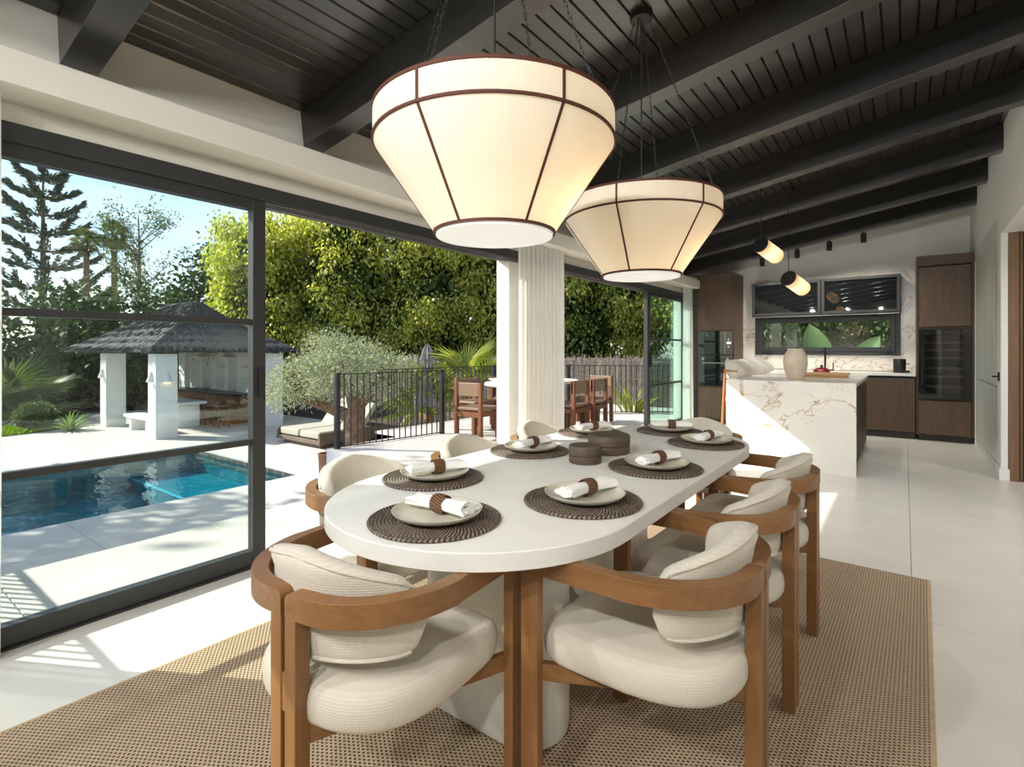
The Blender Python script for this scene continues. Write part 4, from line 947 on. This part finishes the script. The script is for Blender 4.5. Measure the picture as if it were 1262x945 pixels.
# ---- olive tree
g = thing('olive_tree', 'silver green olive tree with a leaning gnarled trunk by the lounger', 'tree', (-9.95, 7.55, ZG))
trunk(g, [([(0, 0, -.02), (-.04, -.02, .25), (-.12, -.05, .6), (-.1, 0, 1.0), (-.22, -.05, 1.45)], [.36, .27, .23, .2, .15]), ([(-.1, 0, .75), (-.6, -.35, 1.02), (-1.15, -.7, 1.25), (-1.5, -.9, 1.7)], [.17, .13, .10, .06]), ([(-.12, 0, 1.0), (.25, .25, 1.5), (.4, .35, 2.0)], [.14, .10, .05]), ([(-.2, -.05, 1.4), (-.4, -.2, 1.9), (-.5, -.2, 2.3)], [.12, .08, .04])], M_BARK)
crown(g, [(-.35, -.15, 1.95, .95, .95, .70), (-1.25, -.75, 1.6, .75, .75, .55), (.35, .3, 1.85, .7, .75, .55), (-.75, -.45, 2.3, .6, .6, .45), (-1.7, -1.1, 1.45, .5, .5, .45)], 900, 18, .085, .022, L_OLIVE, 77, .13, .15, .45)
# ---- parasol, lounger, lamp, steps
g = thing('parasol', 'closed grey parasol standing between the olive tree and the palms', 'parasol', (-9.07, 8.83, ZG))
MB().cyl((0, 0, 0), (0, 0, 2.42), .024).build('pole', M_BLACK, g); MB().lathe([(0, 0), (.28, 0), (.28, .05), (.05, .07), (.04, .3), (0, .3)], 20).build('base', M_BLACK, g)
m = MB(); rings = []
for z, r in ((1.02, .19), (1.2, .165), (1.6, .13), (1.9, .10), (2.1, .09), (2.12, .13), (2.3, .10), (2.42, .05), (2.46, .01)): rings.append([(r*(1+.28*math.cos(8*a))*math.cos(a), r*(1+.28*math.cos(8*a))*math.sin(a), z+.02*math.cos(8*a)) for a in [2*PI*i/48 for i in range(48)]])
m.loft(rings).build('canopy', M_PARA, g, smooth=70)
g = thing('double_lounger', 'low timber double lounger with grey green mattresses and raised backs', 'lounger', (-11.95, 8.2, ZG))
MB().mm((.88, -.98, .10), (.95, 1.05, .37)).mm((-.95, -.98, .10), (-.88, 1.05, .37)).mm((-.88, -.96, .10), (.88, -.90, .2)).mm((-.9, -.94, .16), (.9, 1.0, .2)).build('frame', M_LOUNGEW, g, .01)
MB().mm((-.8, -.85, 0), (.8, .9, .12)).build('base', M_LOUNGEW, g)
for s in (-1, 1):
    cx = s*.44
    MB().box((cx, -.35, .30), (.84, 1.16, .18)).build('mattress', M_LOUNGE, g, .05, smooth=60, segs=3)
    MB().box((cx, .50, .60), (.84, .14, .85), rot=Matrix.Rotation(R(-38), 3, 'X')).build('backrest', M_LOUNGE, g, .04, smooth=60, segs=3)
g = thing('globe_lamp', 'round glowing globe lamp on the grey plinth by the pavilion', 'lamp', (-13.4, 9.7, ZG+.55))
MB().lathe([(.2*math.sin(PI*i/16)+.0001, .2-.2*math.cos(PI*i/16)) for i in range(17)], 28).build('globe', emit('globe_glow', (1, .62, .40), .35), g, smooth=60)
tag(MB().mm((-.35, -.25, 0), (.35, .25, .55)).mm((-.7, -.25, 0), (-.35, .25, .28)).build('plinth', plain('grey_block', (.25, .26, .28), .9), None, .01, loc=(-13.3, 9.75, ZG)), 'grey stepped plinth under the globe lamp', 'plinth')
# ---- pavilion
pv = thing('pavilion', 'white open pavilion with a grey thatched hip roof beyond the pool', 'pavilion', (-18, 7.3, ZG)); PZ = 2.30
def P_(x, y, z): return (x+18, y-7.3, z)
for x, y in ((-19.75, 5.75), (-15.95, 5.75), (-15.95, 8.75), (-22.2, 8.9)):
    MB().box(P_(x, y, 1.12), (.52, .52, 2.25)).build('column', M_EXT, pv, .01)
m = MB(); rx0, rx1, ry0, ry1 = -23.0, -15.55, 5.30, 9.35; ra, rb, ryc, RZ = -19.9, -17.75, 7.35, 3.87
for z0, z1_, e in ((PZ-.12, PZ+.06, 0),): pass
rings = []
base = [(rx0, ry0), (rx1, ry0), (rx1, ry1), (rx0, ry1)]; topr = [(ra, ryc-.05), (rb, ryc-.05), (rb, ryc+.05), (ra, ryc+.05)]
nn_ = 12
rings.append([P_(x*.998-.03, y, PZ-.02) for x, y in base])
for i in range(nn_+1):
    q = i/nn_; sag = -.10*math.sin(PI*q); rings.append([P_(b[0]+(t_[0]-b[0])*q, b[1]+(t_[1]-b[1])*q, PZ+.10+(RZ-PZ-.10)*q+sag+(.012 if i % 2 else 0)) for b, t_ in zip(base, topr)])
m.loft(rings).build('roof', M_THATCH, pv, smooth=20)
# thatch stalks along the eaves and over the slopes
rg_ = np.random.default_rng(12); n = 16000; Q = rg_.random(n)**1.4; side = rg_.integers(0, 4, n); U = rg_.random(n)
B0 = np.array(base+[base[0]]); T0 = np.array(topr+[topr[0]]); b_ = B0[side]*(1-U[:, None])+B0[side+1]*U[:, None]; t2 = T0[side]*(1-U[:, None])+T0[side+1]*U[:, None]
XY = b_*(1-Q[:, None])+t2*Q[:, None]; Zs = PZ+.11+(RZ-PZ-.10)*Q-.10*np.sin(PI*Q); Pp = np.c_[XY[:, 0]+18, XY[:, 1]-7.3, Zs]; dn = np.c_[b_-t2, np.full(n, -(RZ-PZ)*1.05)]
leafmesh('thatch_stalks', leafset(Pp, dn+rg_.normal(size=dn.shape)*.12, .26, .035, 3), M_THATCH, pv)
MB().mm(P_(-22.4, 9.0, 0), P_(-16.2, 9.25, 2.25)).build('rear_wall', M_EXT, pv)
sh = MB()
for x in (-21.6, -20.7, -19.6, -18.7, -17.9, -17.0): sh.mm(P_(x-.04, 8.72, .95), P_(x+.04, 9.0, 2.1))
for x0_, x1_ in ((-21.6, -20.7), (-19.6, -18.7), (-17.9, -17.0)):
    for z in (.95, 1.33, 1.71, 2.08): sh.mm(P_(x0_, 8.72, z-.02), P_(x1_, 9.0, z+.02))
sh.build('niche_shelves', M_EXT, pv)
MB().mm(P_(-21.8, 8.1, .0), P_(-17.0, 8.7, .88)).build('bar_base', M_OUTW, pv); MB().mm(P_(-21.9, 8.0, .88), P_(-16.9, 8.72, .94)).build('bar_top', M_BLACK, pv)
for i, (x, y, s) in enumerate(((-15.95, 5.48, 0), (-15.68, 5.75, 1), (-19.75, 5.48, 0), (-16.22, 5.75, 2))):
    m = MB().lathe([(.12, 0), (.03, .26), (0, .27)], 20); c = m.build('sconce', M_EXT, pv, loc=P_(x, y, 1.50))
    MB().lathe([(0, .012), (.10, .012)], 16).build('lamp', emit('sconce_glow_%d' % i, (1, .6, .3), 2.5) if i == 0 else MATS['sconce_glow_0'], c)
def slab_table(name, loc, w, d, h, lab, cat):
    g = thing(name, lab, cat, loc); MB().box((0, 0, h-.04), (w, d, .08)).build('top', M_EXT, g, .01)
    for s in (-1, 1): MB().box((s*(w*.32), 0, (h-.08)/2), (.16, d*.75, h-.08)).build('leg', M_EXT, g, .01)
slab_table('bench', (-17.6, 5.9, ZG), 1.9, .5, .46, 'white slab bench between the pavilion columns', 'bench')
slab_table('slab_table', (-18.1, 7.0, ZG), 1.8, .8, .78, 'white slab table behind the bench in the pavilion', 'table')
st_me = None
for i, (x, y) in enumerate(((-20.4, 7.5), (-19.5, 7.5), (-18.6, 7.6), (-17.6, 7.6), (-16.7, 7.6))):
    g = thing('bar_stool', 'timber stool in front of the pavilion bar, %s' % ('leftmost', 'second from the left', 'in the middle', 'second from the right', 'rightmost')[i], 'stool', (x, y, ZG), 0, 'stools at the pavilion bar')
    MB().box((0, 0, .64), (.36, .36, .05)).build('seat', M_OUTW, g)
    for sx in (-1, 1):
        for sy in (-1, 1): MB().box((sx*.15, sy*.15, .31), (.04, .04, .62)).build('leg', M_OUTW, g)
# ---- lawn strip, rocks, bush
g = tag(MB().lathe([(0, .10), (.5, .085), (.9, .04), (1.0, 0)], 28).build('lawn_mound', M_GRASS, None, loc=(-20.5, 2.6, ZG-.005)), 'bright green patch of short grass by the rocks at the left', 'grass')
rg_ = np.random.default_rng(6); n = 5000; a = rg_.random(n)*2*PI; r = np.sqrt(rg_.random(n)); Pq = np.c_[np.cos(a)*r, np.sin(a)*r, .10-.08*r**2]
leafmesh('grass_blades', leafset(Pq, np.c_[rg_.normal(size=(n, 2))*.4, np.ones(n)], .10, .02, 1), L_GRASS, g)
g.scale = (1.0, 2.2, 1)
for i, (x, y, s) in enumerate(((-21.6, 1.6, .42), (-21.9, 2.3, .34), (-21.3, 3.2, .30), (-22.3, 2.9, .38), (-21.0, 3.7, .22))):
    m = MB(); rn = random.Random(i); m.lathe([(.0001, -.1), (.7, 0), (1, .35), (.7, .75), (.0001, .9)], 9); m.v = [(p[0]*s*(1+rn.uniform(-.2, .2)), p[1]*s*(1+rn.uniform(-.2, .2)), p[2]*s*.8*(1+rn.uniform(-.15, .15))) for p in m.v]
    tag(m.build('rock', M_ROCK, None, loc=(x, y, ZG), smooth=20), 'grey garden rock left of the bush, %s' % ('nearest the left edge of the photo', 'second from the left', 'middle of the five', 'furthest back', 'smallest, beside the bush')[i], 'rock', 'garden rocks by the lawn')
g = thing('round_bush', 'round clipped green bush beyond the pool at the left', 'bush', (-20.4, 4.05, ZG)); MB().cyl((0, 0, 0), (0, 0, .3), .05).build('stem', M_BARK, g)
crown(g, [(0, 0, .42, .44, .44, .36)], 700, 14, .05, .03, L_MID, 90, .05, 0, .8)

# ---- reed fences
def reed_fence(name, pts, z0, h, lab, seed, dens=.022):
    g = thing(name, lab, 'fence', (pts[0][0], pts[0][1], z0)); rn = random.Random(seed); m = MB(); o0 = Vector((*pts[0], 0))
    for i in range(len(pts)-1):
        a = Vector((*pts[i], 0))-o0; b = Vector((*pts[i+1], 0))-o0; d = b-a; L = d.length; n = int(L/dens); nr_ = Vector((-d.y, d.x, 0)).normalized()
        for k in range(n):
            q = a+d*((k+rn.random())/n)+nr_*rn.uniform(-.03, .03); w = rn.uniform(.008, .016); hh = h+rn.uniform(-.10, .07); t_ = Vector((rn.uniform(-.04, .04), rn.uniform(-.03, .03), 0))
            u = d.normalized()*w; v_ = nr_*w
            m.add([q-u, q+v_, q+u, q-u+t_+Vector((0, 0, hh)), q+v_+t_+Vector((0, 0, hh)), q+u+t_+Vector((0, 0, hh))], [(0, 1, 4, 3), (1, 2, 5, 4), (3, 4, 5), (2, 0, 3, 5)])
        MB().box((a+b)/2+nr_*.0+Vector((0, 0, h*.5)), (L, .02, h*.96), math.atan2(d.y, d.x)).build('backing', M_REED, g)
        for z in (.3*h, .72*h): MB().box((a+b)/2-nr_*.05+Vector((0, 0, z)), (L, .02, .02), math.atan2(d.y, d.x)).build('rail', M_REED, g)
    m.build('reeds', M_REED, g, smooth=0, kind='stuff'); return g
reed_fence('reed_fence', [(-13.3, 11.6), (-10.2, 12.6), (-6.0, 14.2), (-2.6, 15.6)], ZG-.1, 2.25, 'brown reed fence behind the terrace railing', 1)
reed_fence('reed_fence', [(-4.6, 13.0), (2.6, 13.0)], -1.1, 3.0, 'brown reed fence seen through the kitchen window', 2)
g = thing('creeper', 'green creeper growing over the fence outside the kitchen window', 'plant', (-1.2, 12.8, .3))
MB().tube([(0, 0, -1.4), (.1, 0, .5), (-.4, 0, 1.4)], [.04, .03, .015], 6).build('stem', M_BARK, g)
crown(g, [(-2.0, 0, 1.45, .9, .25, .45), (-.6, 0, 1.75, 1.1, .25, .35), (1.0, 0, 1.7, .9, .25, .4), (-2.6, 0, .9, .4, .2, .4)], 420, 14, .10, .06, L_MID, 92, .12, .6, .3)
darktree(-3.6, 16.8, 2.4, 5.5, 0, 'leafy tree beyond the fence outside the kitchen window, at left', L_MID, 500, 111, .2, group=None)
darktree(.8, 16.8, 2.4, 5.5, 0, 'leafy tree beyond the fence outside the kitchen window, at right', L_MID, 500, 112, .2, group=None)

# ---- outdoor dining set
g = thing('terrace_table', 'outdoor round edged pale table of the terrace dining set', 'table', (-4.75, 6.95, 0))
MB().loft([[(x, y, z) for x, y in stadium(.48, .95, k, 20)] for k, z in ((.06, .70), (0, .715), (0, .75), (.01, .755))]).build('tabletop', M_EXT, g, smooth=40)
for s in (-1, 1): MB().box((0, s*.5, .35), (.5, .12, .7)).build('leg', M_OUTW, g, .01)
def out_chair(loc, rz, lab, first=None):
    if first: return copy_tree(first, None, loc, rz, lab)
    g = thing('terrace_chair', lab, 'chair', loc, rz, 'timber chairs of the terrace dining set')
    for sx in (-1, 1):
        MB().box((sx*.21, -.21, .40), (.05, .06, .80)).build('leg', M_OUTW, g, .004); MB().box((sx*.21, .2, .21), (.05, .08, .42)).build('leg', M_OUTW, g, .004)
        MB().box((sx*.21, 0, .36), (.035, .36, .06)).build('side_rail', M_OUTW, g)
    MB().box((0, .0, .435), (.46, .46, .04)).build('seat', M_OUTC, g, .01); MB().box((0, -.22, .36), (.40, .035, .07)).build('rear_rail', M_OUTW, g)
    MB().box((0, -.20, .70), (.47, .05, .19)).build('backrest', M_OUTC, g, .012)
    return g
o0 = out_chair((-5.45, 6.35, 0), -PI/2-.1, 'timber terrace chair left of the white pier, nearest the railing')
for loc, rz, lab in (((-5.35, 7.1, 0), -PI/2+.1, 'timber terrace chair behind the white pier on the railing side'), ((-4.85, 5.7, 0), .05, 'timber terrace chair at the near end of the terrace table, left of the pier'), ((-4.05, 6.85, 0), PI/2, 'timber terrace chair right of the curtain, partly hidden by it'),
        ((-4.05, 7.45, 0), PI/2, 'timber terrace chair second from the curtain'), ((-4.35, 8.25, 0), PI-.15, 'timber terrace chair furthest right, at the far end of the terrace table')): out_chair(loc, rz, lab, o0)
g = tag(MB().lathe([(0, 0), (.10, 0), (.22, .05), (.215, .055), (.1, .015), (0, .012)], 28).build('terrace_bowl', M_EXT, None, loc=(-4.9, 6.35, .757)), 'shallow white bowl on the terrace table', 'bowl')
